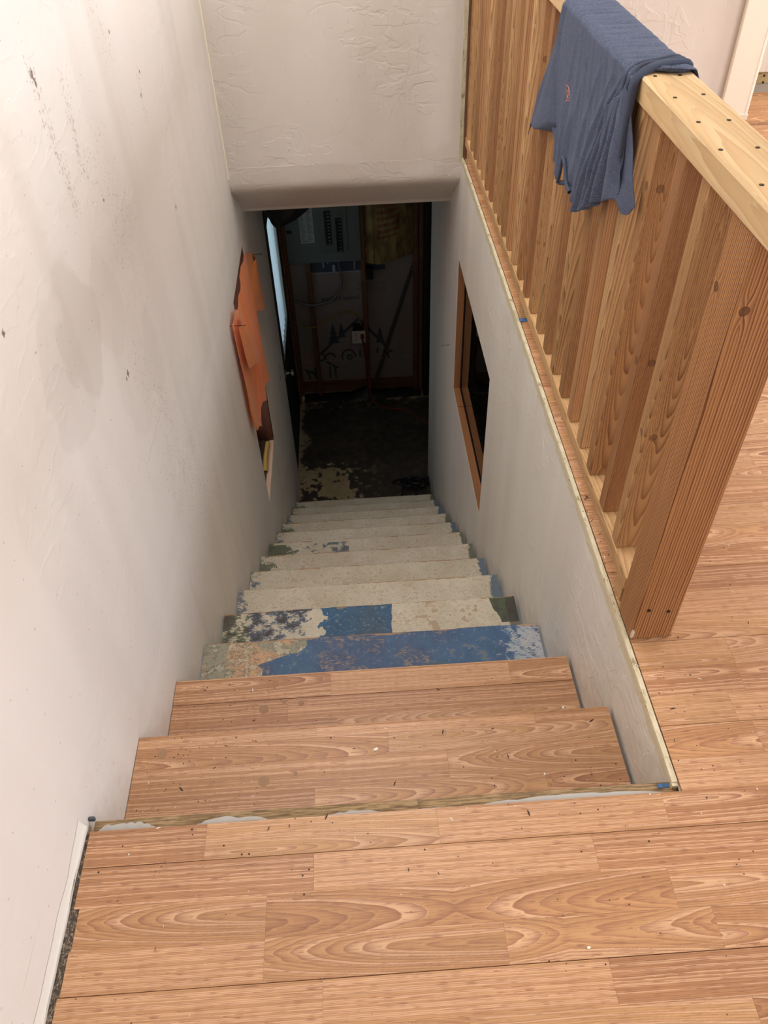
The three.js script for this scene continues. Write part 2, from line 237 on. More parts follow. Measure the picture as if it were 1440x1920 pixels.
// ---------------------------------------------------------------- structure: walls, ceiling, slabs
const H0 = 0.2183, RUN = 0.2931, Z1 = -0.3064, BASE = -14 * 0.2183, W = 1.088;   // riser, run, first nosing, landing level, right drywall face
const noseZ = (k) => Z1 - (k - 1) * RUN, noseY = (k) => -k * H0 + (k < 3 ? 0.0126 : 0);
{
  // left wall with the stair window and the landing door openings
  const g = sheetX([[3.3, -0.3], [3.3, 2.5], [-3.3, 2.5], [-5.75, 2.5], [-5.75, -0.75], [-4.29, -0.75], [-4.29, BASE - 0.05], [0.2, BASE - 0.05], [0.2, -0.3]],
    [[[-3.22, -1.7], [-2.63, -1.7], [-2.61, -1.2], [-2.62, -0.42], [-3.20, -0.42], [-3.215, -1.0]]], 0, -0.14, LW.z0, LW.y0, LW.lu, LW.lv);
  struct(mesh('wall_left', g, leftWallMat));
  const wl = struct(mesh('wall_header', grid(2, 14, (i, j) => {   // face, bullnose and sloping soffit in one sweep
    const prof = [[-3.09, 2.5], [-3.09, 1.6], [-3.09, 0.8], [-3.09, 0.3], [-3.09, 0.0], [-3.09, -0.07], [-3.094, -0.095], [-3.104, -0.113], [-3.12, -0.127], [-3.14, -0.142], [-3.25, -0.212], [-3.40, -0.318], [-3.41, -0.33], [-3.42, -0.345], [-3.42, -0.345]];
    const [z, y] = prof[Math.round(j * 14)]; return [lerp(0.0, W + 0.005, i), y, z, lerp(0, W / 1.6, i), y / 1.6];
  }), wallMat));
  mesh('header_core', ext(0.0, W + 0.005, -0.06, 2.5, -3.22, -3.093, { c: 0 }), wallMat, wl);
  mesh('added_gap_block', ext(W + 0.0075, 1.19, 0.001, 2.49, -3.20, -3.064, { c: 0.001, grain: 'y', lu: 1.4, lv: 0.1 }), STUD, wl);  // brown block added to keep the gap beside the header dark
  mesh('paper_edge', ext(W - 0.012, W + 0.006, -0.02, 1.4, -3.097, -3.0875, { c: 0, lu: 0.5, lv: 0.05, grain: 'y' }), paperEdge, wl);
  // thin cream line along the corner of left wall and header
  mesh('corner_line', tube([[0.002, -0.05, -3.0885], [0.002, 1.2, -3.0885], [0.002, 2.4, -3.0885]], 0.0045, 8, 6), std({ color: 0xf2e8d2, roughness: 0.6 }), wl);
  // stairwell right wall: drywall sheet, dark core behind
  const winH = [[-3.04, -1.27], [-2.02, -1.28], [-2.02, -0.495], [-3.04, -0.48]];
  const rw = struct(mesh('wall_right', sheetX([[-0.012, -0.004], [-4.34, -0.004], [-4.34, BASE - 0.05], [-0.012, BASE - 0.05]], [winH], W, 0.0105, -4.4, -3.1, 4.5, 3.2), rightWallMat));
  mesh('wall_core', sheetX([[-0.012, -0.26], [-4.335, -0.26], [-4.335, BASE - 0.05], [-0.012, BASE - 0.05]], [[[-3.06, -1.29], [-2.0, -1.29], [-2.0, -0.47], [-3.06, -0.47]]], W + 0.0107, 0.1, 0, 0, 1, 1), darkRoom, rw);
  let e = []; for (let i = 0; i < 60; i++) { const z = -0.02 - i * 0.05, t = 0.0026 + 0.002 * Math.abs(fbm(i * 0.7, 2, 2)); e.push(ext(W + 0.0005, W + 0.0112, -0.006, -0.004 + t, z - 0.049, z + 0.001, { c: 0, grain: 'z', lu: 0.5, lv: 0.03, uo: i * 0.05 })); }
  mesh('torn_edge', mergeGeometries(e), paperEdge, rw);
  // room shell
  struct(mesh('wall_window_side', sheetX([[3.3, -0.3], [3.3, 2.5], [-6, 2.5], [-6, -0.3]], [[[2.0, 0.8], [2.0, 2.2], [-1.4, 2.2], [-1.4, 0.8]], [[-2.4, 0.75], [-2.4, 2.05], [-3.6, 2.05], [-3.6, 0.75]]], 4.6, 0.15, 0, 0, 1.6, 1.6), wallMat));
  const back = new THREE.Shape([[-0.14, -0.3], [4.75, -0.3], [4.75, 2.5], [-0.14, 2.5]].map((p) => new THREE.Vector2(...p)));
  back.holes.push(new THREE.Path([[0.2, 0.85], [2.8, 0.85], [2.8, 2.15], [0.2, 2.15]].map((p) => new THREE.Vector2(...p))));
  const bg = new THREE.ExtrudeGeometry(back, { depth: 0.15, bevelEnabled: false }); bg.translate(0, 0, 3.2);
  struct(mesh('wall_back', bg, wallMat));
  {
    const cm = std({ color: 0xeee8de, roughness: 0.9 }), cs = new THREE.Shape([[-0.14, -3.35], [4.75, -3.35], [4.75, 6], [-0.14, 6]].map((p) => new THREE.Vector2(...p)));
    cs.holes.push(new THREE.Path([[0.08, 0.82], [0.92, 0.82], [0.92, 2.38], [0.08, 2.38]].map((p) => new THREE.Vector2(...p))));  // opening for the unseen skylight
    const cg = new THREE.ExtrudeGeometry(cs, { depth: 0.15, bevelEnabled: false }); cg.rotateX(-Math.PI / 2); cg.translate(0, 2.5, 0); struct(mesh('ceiling', cg, cm));
    const sk = struct(group('unseen_window_6')); for (const [a, b, c, d] of [[0.08, 0.92, -0.86, -0.82], [0.08, 0.92, -2.38, -2.34], [0.08, 0.12, -2.34, -0.86], [0.88, 0.92, -2.34, -0.86]]) mesh('frame', ext(a, b, 2.64, 2.70, c, d, { c: 0.003 }), white, sk);  // frame of the unseen skylight that brightens the stairs
  }
  const dw = struct(mesh('wall_dividing', ext(1.2, 2.40, -0.01, 2.5, -3.52, -3.40, { c: 0.004, lu: 1.6, lv: 1.6 }), wallMat));
  const hw = struct(mesh('wall_hall', ext(1.3, 4.7, 0.1, 2.5, -3.86, -3.755, { c: 0.002, lu: 1.6, lv: 1.6 }), wallMat));
  mesh('bare_strip', ext(1.3, 4.7, 0.045, 0.1, -3.87, -3.762, { c: 0, lu: 0.6, lv: 0.06 }), std({ color: 0xb7a988, roughness: 0.95, map: paperEdge.map }), hw);
  mesh('bare_stud_plate', ext(1.3, 4.7, -0.005, 0.043, -3.87, -3.765, { c: 0 }), std({ color: 0x9a9488, roughness: 0.95 }), hw);
  for (const x of [2.76, 2.763]) mesh('dark_hole', new THREE.SphereGeometry(0.006, 10, 8), black, hw).position.set(x, x > 2.761 ? 0.05 : 0.082, -3.762);
  // casing at the end of the dividing wall
  const cs = struct(group('trim_1'));
  mesh('casing', ext(2.392, 2.522, 0, 2.1, -3.395, -3.37, { c: 0.004, grain: 'y' }), std({ color: 0xf1e6d4, roughness: 0.5 }), cs);
  mesh('casing_edge', ext(2.515, 2.532, 0.03, 2.1, -3.40, -3.368, { c: 0.004, grain: 'y' }), std({ color: 0xf6eee0, roughness: 0.5 }), cs);  // edge tinted paler, light from the hall put into its colour
  mesh('plinth', ext(2.44, 2.536, 0, 0.032, -3.40, -3.366, { c: 0.003, grain: 'y' }), std({ color: 0xe8dcc8, roughness: 0.6 }), cs);
  mesh('jamb_return', ext(2.40, 2.525, 0, 2.1, -3.53, -3.402, { c: 0.002, grain: 'y' }), white, cs);
  // frames of the unseen windows placed to light the room (behind and beside the photographer)
  for (const [n, x0, x1, y0, y1, z0, z1] of [['unseen_window_3', 4.62, 4.68, 0.8, 2.2, -1.4, 2.0], ['unseen_window_4', 4.62, 4.68, 0.75, 2.05, -3.6, -2.4], ['unseen_window_5', 0.2, 2.8, 0.85, 2.15, 3.22, 3.28]]) {
    const w = struct(group(n)), zf = z1 - z0 < 0.2;
    const bar = (a, b, c, d, e2, f) => mesh('frame', ext(a, b, c, d, e2, f, { c: 0.004 }), white, w);
    bar(x0, x1, y0, y0 + 0.05, z0, z1); bar(x0, x1, y1 - 0.05, y1, z0, z1);
    if (zf) { bar(x0, x0 + 0.05, y0 + 0.05, y1 - 0.05, z0, z1); bar(x1 - 0.05, x1, y0 + 0.05, y1 - 0.05, z0, z1); bar((x0 + x1) / 2 - 0.025, (x0 + x1) / 2 + 0.025, y0 + 0.05, y1 - 0.05, z0, z1); }
    else { bar(x0, x1, y0 + 0.05, y1 - 0.05, z0, z0 + 0.05); bar(x0, x1, y0 + 0.05, y1 - 0.05, z1 - 0.05, z1); bar(x0, x1, y0 + 0.05, y1 - 0.05, (z0 + z1) / 2 - 0.025, (z0 + z1) / 2 + 0.025); }
  }
}
// ---------------------------------------------------------------- floor: slab, laminate strips
const floor = struct(group('floor'));
mesh('subfloor', ext(0.0, 1.1, -0.25, -0.0135, -0.004, 3.3, { c: 0 }), plywood, floor);
mesh('subfloor', ext(1.1, 4.75, -0.25, -0.0135, -6, 3.3, { c: 0 }), plywood, floor);
mesh('underlay', ext(0.012, 1.1, -0.0133, -0.0085, -0.001, 3.2, { c: 0 }), foam, floor);
mesh('underlay', ext(1.1, 4.6, -0.0133, -0.0085, -6, 3.2, { c: 0 }), foam, floor);
const SW = 0.0667, GZ = 0.067;
let stripCount = 0;
function strip(x0, x1, z0, z1, y, parent, m, th = 0.008) {
  const g = 0.00006, i = m ?? Math.floor(rnd() * 8);
  const o = mesh('laminate_strip', ext(x0 + g, x1 - g, y - th, y, z0 + g, z1 - g, { c: 0.00018, grain: 'x', lu: 1.3, lv: 0.0667, uo: rr(0, Math.max(0.02, 1.28 - (x1 - x0))), vo: 0 }), OAK[i], parent);
  stripCount++; return o;
}
const rowCuts = { 0: [0.42, 0.915], 1: [0.34, 1.03], 2: [0.34, 0.735], 3: [0.435, 0.893], 4: [0.25, 0.66, 1.1], 5: [0.5, 0.95] };
const JOINT = 0.0011;
for (let r = -50; r <= 9; r++) {                              // row r spans z = GZ + (r-1)*SW .. GZ + r*SW
  const z1 = GZ + r * SW, z0 = z1 - SW, jt = ((r % 3) + 3) % 3 === 0 ? JOINT : 0;   // every third row ends a board
  let xs = r <= 0 - 0 && z1 <= 0.001 ? 1.1015 : (r === 0 || r === 1 ? 0.012 : 0.018 + 0.004 * Math.sin(r));
  if (z1 > 0.001 && z0 < -0.001 && r <= 0) xs = 1.1015;
  const far = z0 < -2.2, x1 = far ? 2.9 : 2.3, cuts = [];
  if (r >= 1 && rowCuts[r - 1]) cuts.push(...rowCuts[r - 1]);
  let x = cuts.length ? cuts[cuts.length - 1] : xs - rr(0, 0.3);
  while (x < x1 - 0.25) { x += rr(0.3, 0.62); if (x < x1 - 0.12 && x > xs + 0.05) cuts.push(x); }
  const e = [xs, ...cuts, x1];
  for (let i = 0; i + 1 < e.length; i++) {
    if (z1 < -3.32 && e[i + 1] < 2.4) continue;
    strip(e[i], e[i + 1], z0 + (jt ? 0 : 0), z1 - jt, 0, floor);
  }
}
{ // hall and the part of the room out of frame: one wide field of the same board
  const oakFar = std({ roughness: 0.46, map: OAK[0].map });
  mesh('laminate_field', ext(2.3, 4.6, -0.0085, -0.0005, -2.2, 3.2, { c: 0, lu: 1.3, lv: 0.0667 }), oakFar, floor);
  mesh('laminate_field', ext(0.02, 2.3, -0.0085, -0.0005, GZ + 9 * SW, 3.2, { c: 0, lu: 1.3, lv: 0.0667 }), oakFar, floor);
  mesh('laminate_field', ext(2.9, 4.6, -0.0085, -0.0005, -6, -2.2, { c: 0, lu: 1.3, lv: 0.0667 }), oakFar, floor);
}
for (let z = -3.3; z > -3.75; z -= SW) strip(2.3, 2.9, z - SW + (z < -3.49 && z > -3.56 ? 0.005 : 0), z, 0, floor);
// floor edge over the first step: plywood lip, torn foam
mesh('edge_lip', ext(0.012, 1.098, -0.03, -0.0145, -0.026, 0.004, { c: 0.001, lu: 0.6, lv: 0.03 }), plywood, floor);
{
  const foamBit = (x0, x1, a) => { const n = 24; return grid(n, 1, (i, j) => { const w = Math.pow(Math.sin(Math.PI * clamp(i)), 0.5); return [lerp(x0, x1, i), -0.0095 + (j ? -0.002 : 0) + 0.0008 * noise(i * 9, x0 * 50), j ? -0.001 : 0 - a * w * (0.7 + 0.5 * Math.abs(noise(i * 7, x0 * 31)))]; }, 0.0025); };
  const foamMat = std({ color: 0xb5b2ab, roughness: 0.9, side: THREE.DoubleSide });
  for (const [a, b, d] of [[0.02, 0.13, 0.02], [0.2, 0.34, 0.014], [0.43, 0.56, 0.009], [0.55, 0.72, 0.005], [0.72, 1.09, 0.014]]) mesh('torn_underlay', foamBit(a, b, d), foamMat, floor);
}
// ---------------------------------------------------------------- gap of debris along the left wall, torn drywall foot
{
  const t = struct(group('trim_2'));
  mesh('debris_gap', ext(-0.004, 0.024, -0.012, -0.004, 0.0, 1.2, { c: 0, grain: 'z', lu: 0.5, lv: 0.03 }), dirt, t);
  mesh('drywall_foot', grid(60, 6, (i, j) => { const z = lerp(-0.005, 1.4, i), n = fbm(z * 14, 3, 3), top = 0.022 + 0.014 * n + 0.02 * i; const p = [[0.0006, top + 0.012], [0.003, top], [0.0065, top * 0.6], [0.0085 + 0.003 * n, 0.012], [0.0075 + 0.003 * n, 0.003], [0.003, -0.001], [0.001, -0.003]][Math.round(j * 6)]; return [p[0], p[1], z, z, j * 0.05]; }), std({ color: 0xdedad0, roughness: 0.7, side: THREE.DoubleSide }), t);
  mesh('screw_hole', new THREE.SphereGeometry(0.005, 10, 8), black, t).position.set(0.006, 0.03, 0.33);
}
// ---------------------------------------------------------------- staircase
const scratch = (x, y, s) => { x += 0.012 * noise(x * 26 + s, y * 26); y += 0.010 * noise(x * 31 + 7, y * 31 + s);                              // fine scratch fields in three directions
  let m = -1; for (const a of [0.5, -0.7, 1.3]) { const ca = Math.cos(a), sa = Math.sin(a); m = Math.max(m, noise((x * ca + y * sa) * 16 + s, (-x * sa + y * ca) * 240 + s * 3)); } return m;
};
function paintTex(kind, s, w = 1024, h = 256) {             // x 0..1.078 m across, y 0..0.30 m (y = 0 at the nosing)
  const cream = [206, 197, 178], blue = [60, 94, 130], green = [78, 88, 66], wood = [176, 140, 106], dark = [58, 50, 46];
  return tex(w, h, (px, py) => {
    const x = px / w * 1.078, y = py / h * 0.30, n = fbm(x * 9 + s, y * 9, 4), n2 = fbm(x * 40 + s, y * 40, 3), sc = scratch(x, y, s), fine = noise(x * 420 + s, y * 420), hat = Math.max(noise((x + y * 0.7) * 45 + s, (x * 0.7 - y) * 520), noise((x - y * 0.6) * 45 + s, (x * 0.6 + y) * 520), noise(x * 60 + s, y * 520 + 3));
    let c = mixc(cream, [186, 174, 150], clamp(0.4 + n * 1.2) * 0.6); c = c.map((v) => v + n2 * 10);
    if (fine > 0.86) c = mixc(c, [128, 108, 88], 0.5); if (n2 > 0.4) c = mixc(c, [168, 146, 118], 0.4);
    if (kind === 'blue') {
      c = mixc(blue, [64, 84, 118], clamp(n * 2 + 0.2)); c = c.map((v) => v + n2 * 10);
      if (n > 0.27 && hat > 0.62) c = mixc(c, wood, 0.65); if (hat > 0.9) c = mixc(c, [190, 170, 150], 0.7); if (n2 > 0.46) c = mixc(c, [130, 120, 110], 0.5); if (fbm(x * 6 + 4, y * 5 + 2, 3) > 0.3) c = mixc(c, green, 0.35);
      const L = x - 0.235 + 0.06 * n + (y > 0.06 ? 0.02 : 0.0) - 0.1 * sst(0.1, 0.02, y) * sst(0.05, 0.2, x); if (L < 0) { c = mixc([150, 148, 128], [196, 158, 122], sst(-0.1, 0.2, n + (x > 0.08 ? 0.15 : -0.2) - (y < 0.05 ? 0.3 : 0))); const m = n2 * 1.1 + hat * 0.5; if (m > 0.3) c = mixc(c, m > 0.5 ? [200, 190, 168] : m > 0.42 ? green : [120, 112, 96], 0.65); if (fine > 0.5) c = mixc(c, dark, 0.3); }
      const R = x - 1.0 + 0.05 * sc + 0.03 * n; if (R > -0.03 && hat + n2 > 0.55 - R * 6) c = mixc(c, [200, 200, 196], 0.7);
    } else if (kind === 'patchy') {
      const patchB = sst(0.345, 0.36, x + 0.05 * n2 + 0.02 * n) * sst(0.62, 0.612, x + 0.012 * n), worn = sst(0.34, 0.25, x + 0.12 * n);
      const k = hat * 0.65 + n2 * 0.9 + n * 0.8 - 0.08 + (x > 0.2 && x < 0.31 ? 0.18 : 0) + (x < 0.1 ? 0.12 : 0);
      if (worn > 0.3 && k > 0.32) c = mixc(c, k > 0.72 ? dark : (x < 0.1 ? green : [66, 82, 106]), 0.88);
      if (patchB > 0.4) { c = mixc([50, 96, 134], [62, 88, 112], clamp(0.4 + n)); c = c.map((v) => v + n2 * 10); if (hat > 0.84) c = mixc(c, cream, 0.5); if (y > 0.16 && n > 0.12 && x > 0.45) c = mixc(c, wood, 0.8); }
      if (x > 0.62 && (hat > 0.72 || n2 + n * 0.5 > 0.42)) c = mixc(c, [164, 142, 114], 0.55);
      if (x > 1.0 + 0.04 * n && y < 0.12) c = mixc(green, dark, clamp(0.3 + n2)); if (x > 1.04 + 0.02 * n) c = mixc(c, dark, 0.6);
    } else {
      const eL = sst(0.1, 0.0, x + 0.05 * n + 0.04 * sc), eR = sst(1.045, 1.065, x + 0.02 * n + 0.01 * sc);
      if (eL > 0.25 && hat * 0.5 + n2 > 0.32 - 0.25 * eL) c = mixc(c, (s | 0) % 2 ? [74, 88, 106] : green, 0.75);
      if (eR > 0.3) c = mixc(c, (s | 0) % 2 ? [72, 94, 116] : [84, 94, 78], 0.8);
      if (kind === 'streaky' && x < 0.44 && y > 0.02) { const k = hat * 0.5 + n2 * 1.0 + n - 0.06 + (x > 0.3 ? 0.22 : 0) + (x < 0.1 ? 0.3 : 0); if (k > 0.36) c = mixc(c, x < 0.2 ? [84, 94, 76] : [84, 94, 108], 0.85); }
      if (sc > 0.9) c = mixc(c, [150, 130, 104], 0.25); if (hat > 0.86) c = mixc(c, [136, 116, 92], 0.5);
    }
    const nose = y - 0.007 - 0.01 * fbm(x * 25 + s, 3, 3); if (nose < 0 && fbm(x * 8 + s, 9, 3) > -0.02) c = mixc(c, wood, 0.8);
    if (fine < -0.93) c = mixc(c, dark, 0.6);
    return c;
  }, true, false);
}
const stairs = tag(group('staircase'), 'steep straight staircase with two laminate steps above worn blue and cream painted steps', 'staircase');
const paints = { 3: std({ roughness: 0.55, map: paintTex('blue', 3.3) }), 4: std({ roughness: 0.6, map: paintTex('patchy', 8.1) }), 8: std({ roughness: 0.65, map: paintTex('streaky', 12.5) }) };
const generic = [std({ roughness: 0.65, map: paintTex('cream', 21.2) }), std({ roughness: 0.65, map: paintTex('cream', 34.4) }), std({ roughness: 0.65, map: paintTex('cream', 47.7) })];
const riserMat = std({ color: 0xb9b09c, roughness: 0.7 });
for (let k = 1; k <= 13; k++) {
  const y = noseY(k), z = noseZ(k), zb = k === 1 ? 0.0 : noseZ(k - 1);
  if (k < 3) {
    const t = mesh('tread', ext(0.002, 1.078, y - 0.04, y - 0.009, z + 0.006, zb + 0.03, { c: 0.003, lu: 1, lv: 0.1 }), plywood, stairs);
    const nose = mesh('nosing_strip', ext(0.0015, 1.0785, y - 0.03, y - 0.0005, z, z + 0.0055, { c: 0.001, lu: 1.3, lv: 0.0667, uo: 0.1 }), OAK[k], t);
    let zz = z + 0.006, r = 0;
    const rows = k === 1 ? [0.024, 0.052, 0.069, 0.0667, 0.0667, 0.04] : [0.071, 0.0667, 0.0667, 0.0667, 0.05];
    const cuts = k === 1 ? [[0.405, 0.905], [0.567], [0.695], [0.402, 0.903], [0.7], [0.5]] : [[0.424, 0.913], [0.31], [0.44], [0.6], [0.5]];
    for (const d of rows) { const e = [0.0015, ...cuts[r], 1.0785]; const gap = k === 2 && r === 1 ? 0.0015 : 0; for (let i = 0; i + 1 < e.length; i++) strip(e[i], e[i + 1], zz + gap, zz + d, y, t); zz += d; r++; }
    if (k === 1) for (const [sx, sz, sr] of [[0.291, -0.18, 0.0125], [0.36, -0.192, 0.005], [0.06, -0.26, 0.011]]) { const st = mesh('stain_spot', new THREE.CylinderGeometry(sr, sr, 0.0003, 24), std({ color: 0x9a7656, roughness: 0.6 }), t); st.position.set(sx, y + 0.0001, sz); }
    else for (const [sx, sz, sr] of [[0.246, -0.494, 0.013], [0.3, -0.512, 0.006], [0.345, -0.505, 0.008]]) { const st = mesh('stain_spot', new THREE.CylinderGeometry(sr, sr, 0.0003, 24), std({ color: 0x967254, roughness: 0.6 }), t); st.position.set(sx, y + 0.0001, sz); }
  } else {
    const m = paints[k] || generic[k % 3], wob = 0.0015 * Math.sin(k * 7);
    // slab with a worn, slightly uneven nosing
    const g = grid(90, 10, (i, j) => {
      const x = lerp(0.003 + 0.004 * hash1(k * 3), 1.077 - 0.004 * hash1(k * 5), i), chip = 0.0022 * Math.max(0, fbm(x * 14 + k * 9, 3, 3) * 2);
      const prof = [[0.02, -0.034], [0.003, -0.034], [0.0, -0.028], [0.0, -0.008], [0.0012 + chip, -0.003], [0.005 + chip, -0.0004], [0.012, 0], [0.08, 0], [0.16, 0], [0.24, 0], [0.305, 0]][Math.round(j * 10)];
      return [x, y + prof[1] + wob * (i - 0.5), z + prof[0], x / 1.078, Math.max(0.002, prof[0]) / 0.30];
    });
    mesh('tread', g, m, stairs);
  }
  mesh('riser', ext(0.002, 1.08, y - H0 - 0.0, y - 0.036, z + 0.022, z + 0.04, { c: 0 }), k < 3 ? OAK[3] : riserMat, stairs);
}
mesh('riser', ext(0.002, 1.08, -H0, -0.032, -0.003, 0.012, { c: 0 }), OAK[3], stairs);
// ---------------------------------------------------------------- railing
const rail = tag(group('railing'), 'bare fir railing of closely set upright studs with square newel post and pine cap', 'railing');
const RX0 = 1.0995, RX1 = 1.1885;
mesh('newel_post', cbox(0.089, 0.905, 0.089, { c: 0.003, grain: 'y', lu: 1.1, lv: 0.0925, at: [1.144, 0.4535, -0.3865] }), NEWEL, rail);
for (const [x, y] of [[1.121, 0.1], [1.163, 0.093]]) { const s = mesh('bolt_hole', new THREE.CylinderGeometry(0.0042, 0.0042, 0.004, 14), black, rail); s.rotation.x = Math.PI / 2; s.position.set(x, y, -0.343); }
{ const s = mesh('paint_smear', new THREE.SphereGeometry(1, 12, 8), std({ color: 0xd9cfbf, roughness: 0.8 }), rail); s.scale.set(0.004, 0.018, 0.003); s.position.set(1.103, 0.02, -0.344); }
mesh('bottom_plate', cbox(RX1 - RX0, 0.038, 2.66, { c: 0.002, grain: 'z', lu: 1.4, lv: 0.13, at: [1.144, 0.078, -1.763] }), PLATE, rail);
const cap = mesh('cap_rail', cbox(0.098, 0.045, 3.1, { c: 0.0035, grain: 'z', lu: 3.0, lv: 0.13, at: [1.143, 0.9305, -1.54] }), CAP, rail);
for (const [x, z] of [[1.117, -0.89], [1.162, -0.889], [1.115, -0.772], [1.167, -0.781], [1.114, -0.653], [1.164, -0.655], [1.107, -0.536], [1.163, -0.537], [1.116, -0.406]]) {
  const s = mesh('screw_head', new THREE.CylinderGeometry(0.0036, 0.0036, 0.0012, 14), nailMat, cap); s.position.set(x, 0.9532, z);
}
const bz = [-0.523, -0.636, -0.765, -0.868, -0.975, -1.081, -1.193, -1.297, -1.408, -1.524, -1.624, -1.74, -1.846, -1.952, -2.061, -2.157, -2.256, -2.361, -2.47, -2.573, -2.684, -2.79, -2.885, -3.022];
bz.forEach((z, i) => {
  const h = 0.8105, g = cbox(0.084 + 0.003 * hash1(i), h, 0.038, { c: 0.0022, grain: 'y', lu: 1.0, lv: 0.09, uo: rr(0, 0.15), vo: rr(0, 0.02) });
  const b = mesh('baluster', g, FIR[(i * 3 + (i > 6 ? 1 : 0)) % 7], rail); b.position.set(1.1435, 0.097 + h / 2, z - 0.019); b.rotation.y = rr(-0.012, 0.012);
});
for (const z of [-1.66, -3.0, -0.45]) mesh('spacer_block', ext(1.106, 1.186, 0.0, 0.059, z - 0.045, z, { c: 0.001, grain: 'z', lu: 1, lv: 0.09 }), FIR[2], rail);
mesh('bottom_plate', cbox(RX1 - RX0 - 0.006, 0.036, 0.07, { c: 0.002, grain: 'z', lu: 1.4, lv: 0.13, at: [1.144, 0.078, -3.05] }), PLATE, rail);

// ---------------------------------------------------------------- grey-blue t-shirt over the cap
const heather = tex(512, 512, (x, y) => { const n = noise(x * 0.9, y * 0.35) * 0.6 + noise(x * 0.31 + 9, y * 0.9) * 0.5; let c = mixc([54, 62, 84], [98, 106, 126], clamp(0.45 + n * 0.6)); const f = noise(x * 0.77 + 80, y * 0.77); if (f > 0.9) c = mixc(c, [170, 172, 180], 0.7); return c; });
const knitBump = tex(256, 256, (x, y) => { const v = 128 + 60 * Math.sin(x * 0.8) * Math.sin(y * 0.8) + noise(x * 0.5, y * 0.5) * 50; return [v, v, v]; }, false);
heather.repeat.set(3, 3); knitBump.repeat.set(10, 10);
const shirtMat = new THREE.MeshPhysicalMaterial({ color: 0xffffff, map: heather, bumpMap: knitBump, bumpScale: 0.0006, roughness: 0.95, sheen: 0.12, sheenColor: new THREE.Color(0.5, 0.55, 0.65), sheenRoughness: 0.6, side: THREE.DoubleSide });
const shirtInside = std({ color: 0xa9b3c8, roughness: 0.95, side: THREE.DoubleSide });
{
  const shirt = tag(group('t_shirt'), 'heather blue t-shirt draped over the pine cap of the railing', 'shirt');
  const bottom = [[0, -1.40, 0.632], [0.10, -1.335, 0.603], [0.2, -1.287, 0.599], [0.235, -1.278, 0.63], [0.262, -1.265, 0.672], [0.285, -1.246, 0.662], [0.32, -1.215, 0.636], [0.38, -1.17, 0.626], [0.44, -1.135, 0.618], [0.5, -1.105, 0.611], [0.6, -1.048, 0.64], [0.7, -0.985, 0.675], [0.84, -0.902, 0.726], [1.0, -0.845, 0.76]];
  const foldF = (s, t) => { // outward displacement, long folds running down and fanning from the right end of the cap
    let f = 0.0035 * noise(s * 16 + t * 1.2, 3.1 + t * 0.5) + 0.002 * noise(s * 38 + t * 2, 9 + t);
    for (const [c0, c1, w, a] of [[0.97, 0.60, 0.016, 0.012], [0.975, 0.69, 0.013, 0.016], [0.98, 0.78, 0.014, 0.016], [0.94, 0.5, 0.016, 0.008], [0.86, 0.42, 0.018, 0.005], [0.7, 0.33, 0.02, 0.004], [0.5, 0.22, 0.02, 0.003], [0.3, 0.1, 0.02, 0.003]]) { const c = lerp(c0, c1, Math.pow(t, 0.7)), d = (s - c) / (w * (0.6 + t)); f += a * Math.exp(-d * d) * sst(0, 0.25, t); }
    return f;
  };
  const bodyFn = (s, q) => {
    const zT = lerp(-1.478, -0.902, s), bun = sst(0.86, 1.0, s);
    const wr = 0.0016 * noise(s * 85, q * 6) + 0.0011 * noise(s * 160 + 5, q * 9) + bun * 0.006 * (0.6 + 0.6 * Math.sin(s * 210 + 2 * Math.sin(q * 14)));
    if (q < 0.2) { const t = q / 0.2; return [1.194 + 0.004 + wr + 0.006 * (1 - t), lerp(0.70 + 0.03 * noise(s * 5, 1), 0.949, t), zT + 0.02 * (1 - t) * (s - 0.5), s * 0.6, q]; }
    if (q < 0.36) { const t = (q - 0.2) / 0.16, e = 0.006, a = Math.min(t, 1 - t); return [lerp(1.197, 1.088, t), 0.9545 + wr * (0.6 + 1.2 * a) + Math.min(0, (a - 0.06) * 0.06), zT + bun * 0.012 * Math.sin(t * 5) , s * 0.6, q]; }
    const t = (q - 0.36) / 0.64, [zb, yb] = poly(bottom, s);
    const te = Math.pow(t, 0.92), z = lerp(zT, zb, te) + (s < 0.3 ? -0.045 * (1 - s / 0.3) * Math.sin(Math.PI * Math.min(1, t * 1.3)) * (1 - t) * 1.6 : 0);
    const y = lerp(0.949, yb, t), hang = 0.006 + 0.014 * sst(0.1, 1, t);
    return [1.0875 - hang * 0.5 - foldF(s, t) * (0.5 + 1.3 * t) - bun * wr, y, z, s * 0.6, q];
  };
  const body = grid(170, 120, bodyFn, 0.0016);
  const onBody = (z, y) => { let best = 9, x = 1.07; for (let i = 0; i <= 80; i++) for (let j = 30; j <= 80; j++) { const p = bodyFn(i / 80, j / 80), d = Math.hypot(p[2] - z, p[1] - y); if (d < best) { best = d; x = p[0]; } } return x; };
  mesh('shirt_body', body, shirtMat, shirt);
  // left sleeve falling beside the body
  const sOut = [[0, -1.49, 0.925], [0.3, -1.565, 0.83], [0.65, -1.672, 0.69], [1, -1.742, 0.56]], sIn = [[0, -1.475, 0.925], [0.4, -1.46, 0.82], [0.8, -1.445, 0.69], [1, -1.50, 0.652]];
  mesh('sleeve', grid(26, 40, (i, j) => {
    const a = poly(sOut, j), b = poly(sIn, j); let z = lerp(a[0], b[0], i), y = lerp(a[1], b[1], i);
    if (j > 0.9) y += 0.012 * Math.sin(i * Math.PI) * (j - 0.9) / 0.1 + 0.02 * sst(0.15, 0.3, i) * sst(0.6, 0.3, i) * (j - 0.9) / 0.1;
    return [1.092 - 0.02 * Math.sin(i * Math.PI) * j - 0.004 * noise(i * 5, j * 3 + 4), y, z, i * 0.25, j * 0.5];
  }, 0.0016), shirtMat, shirt);
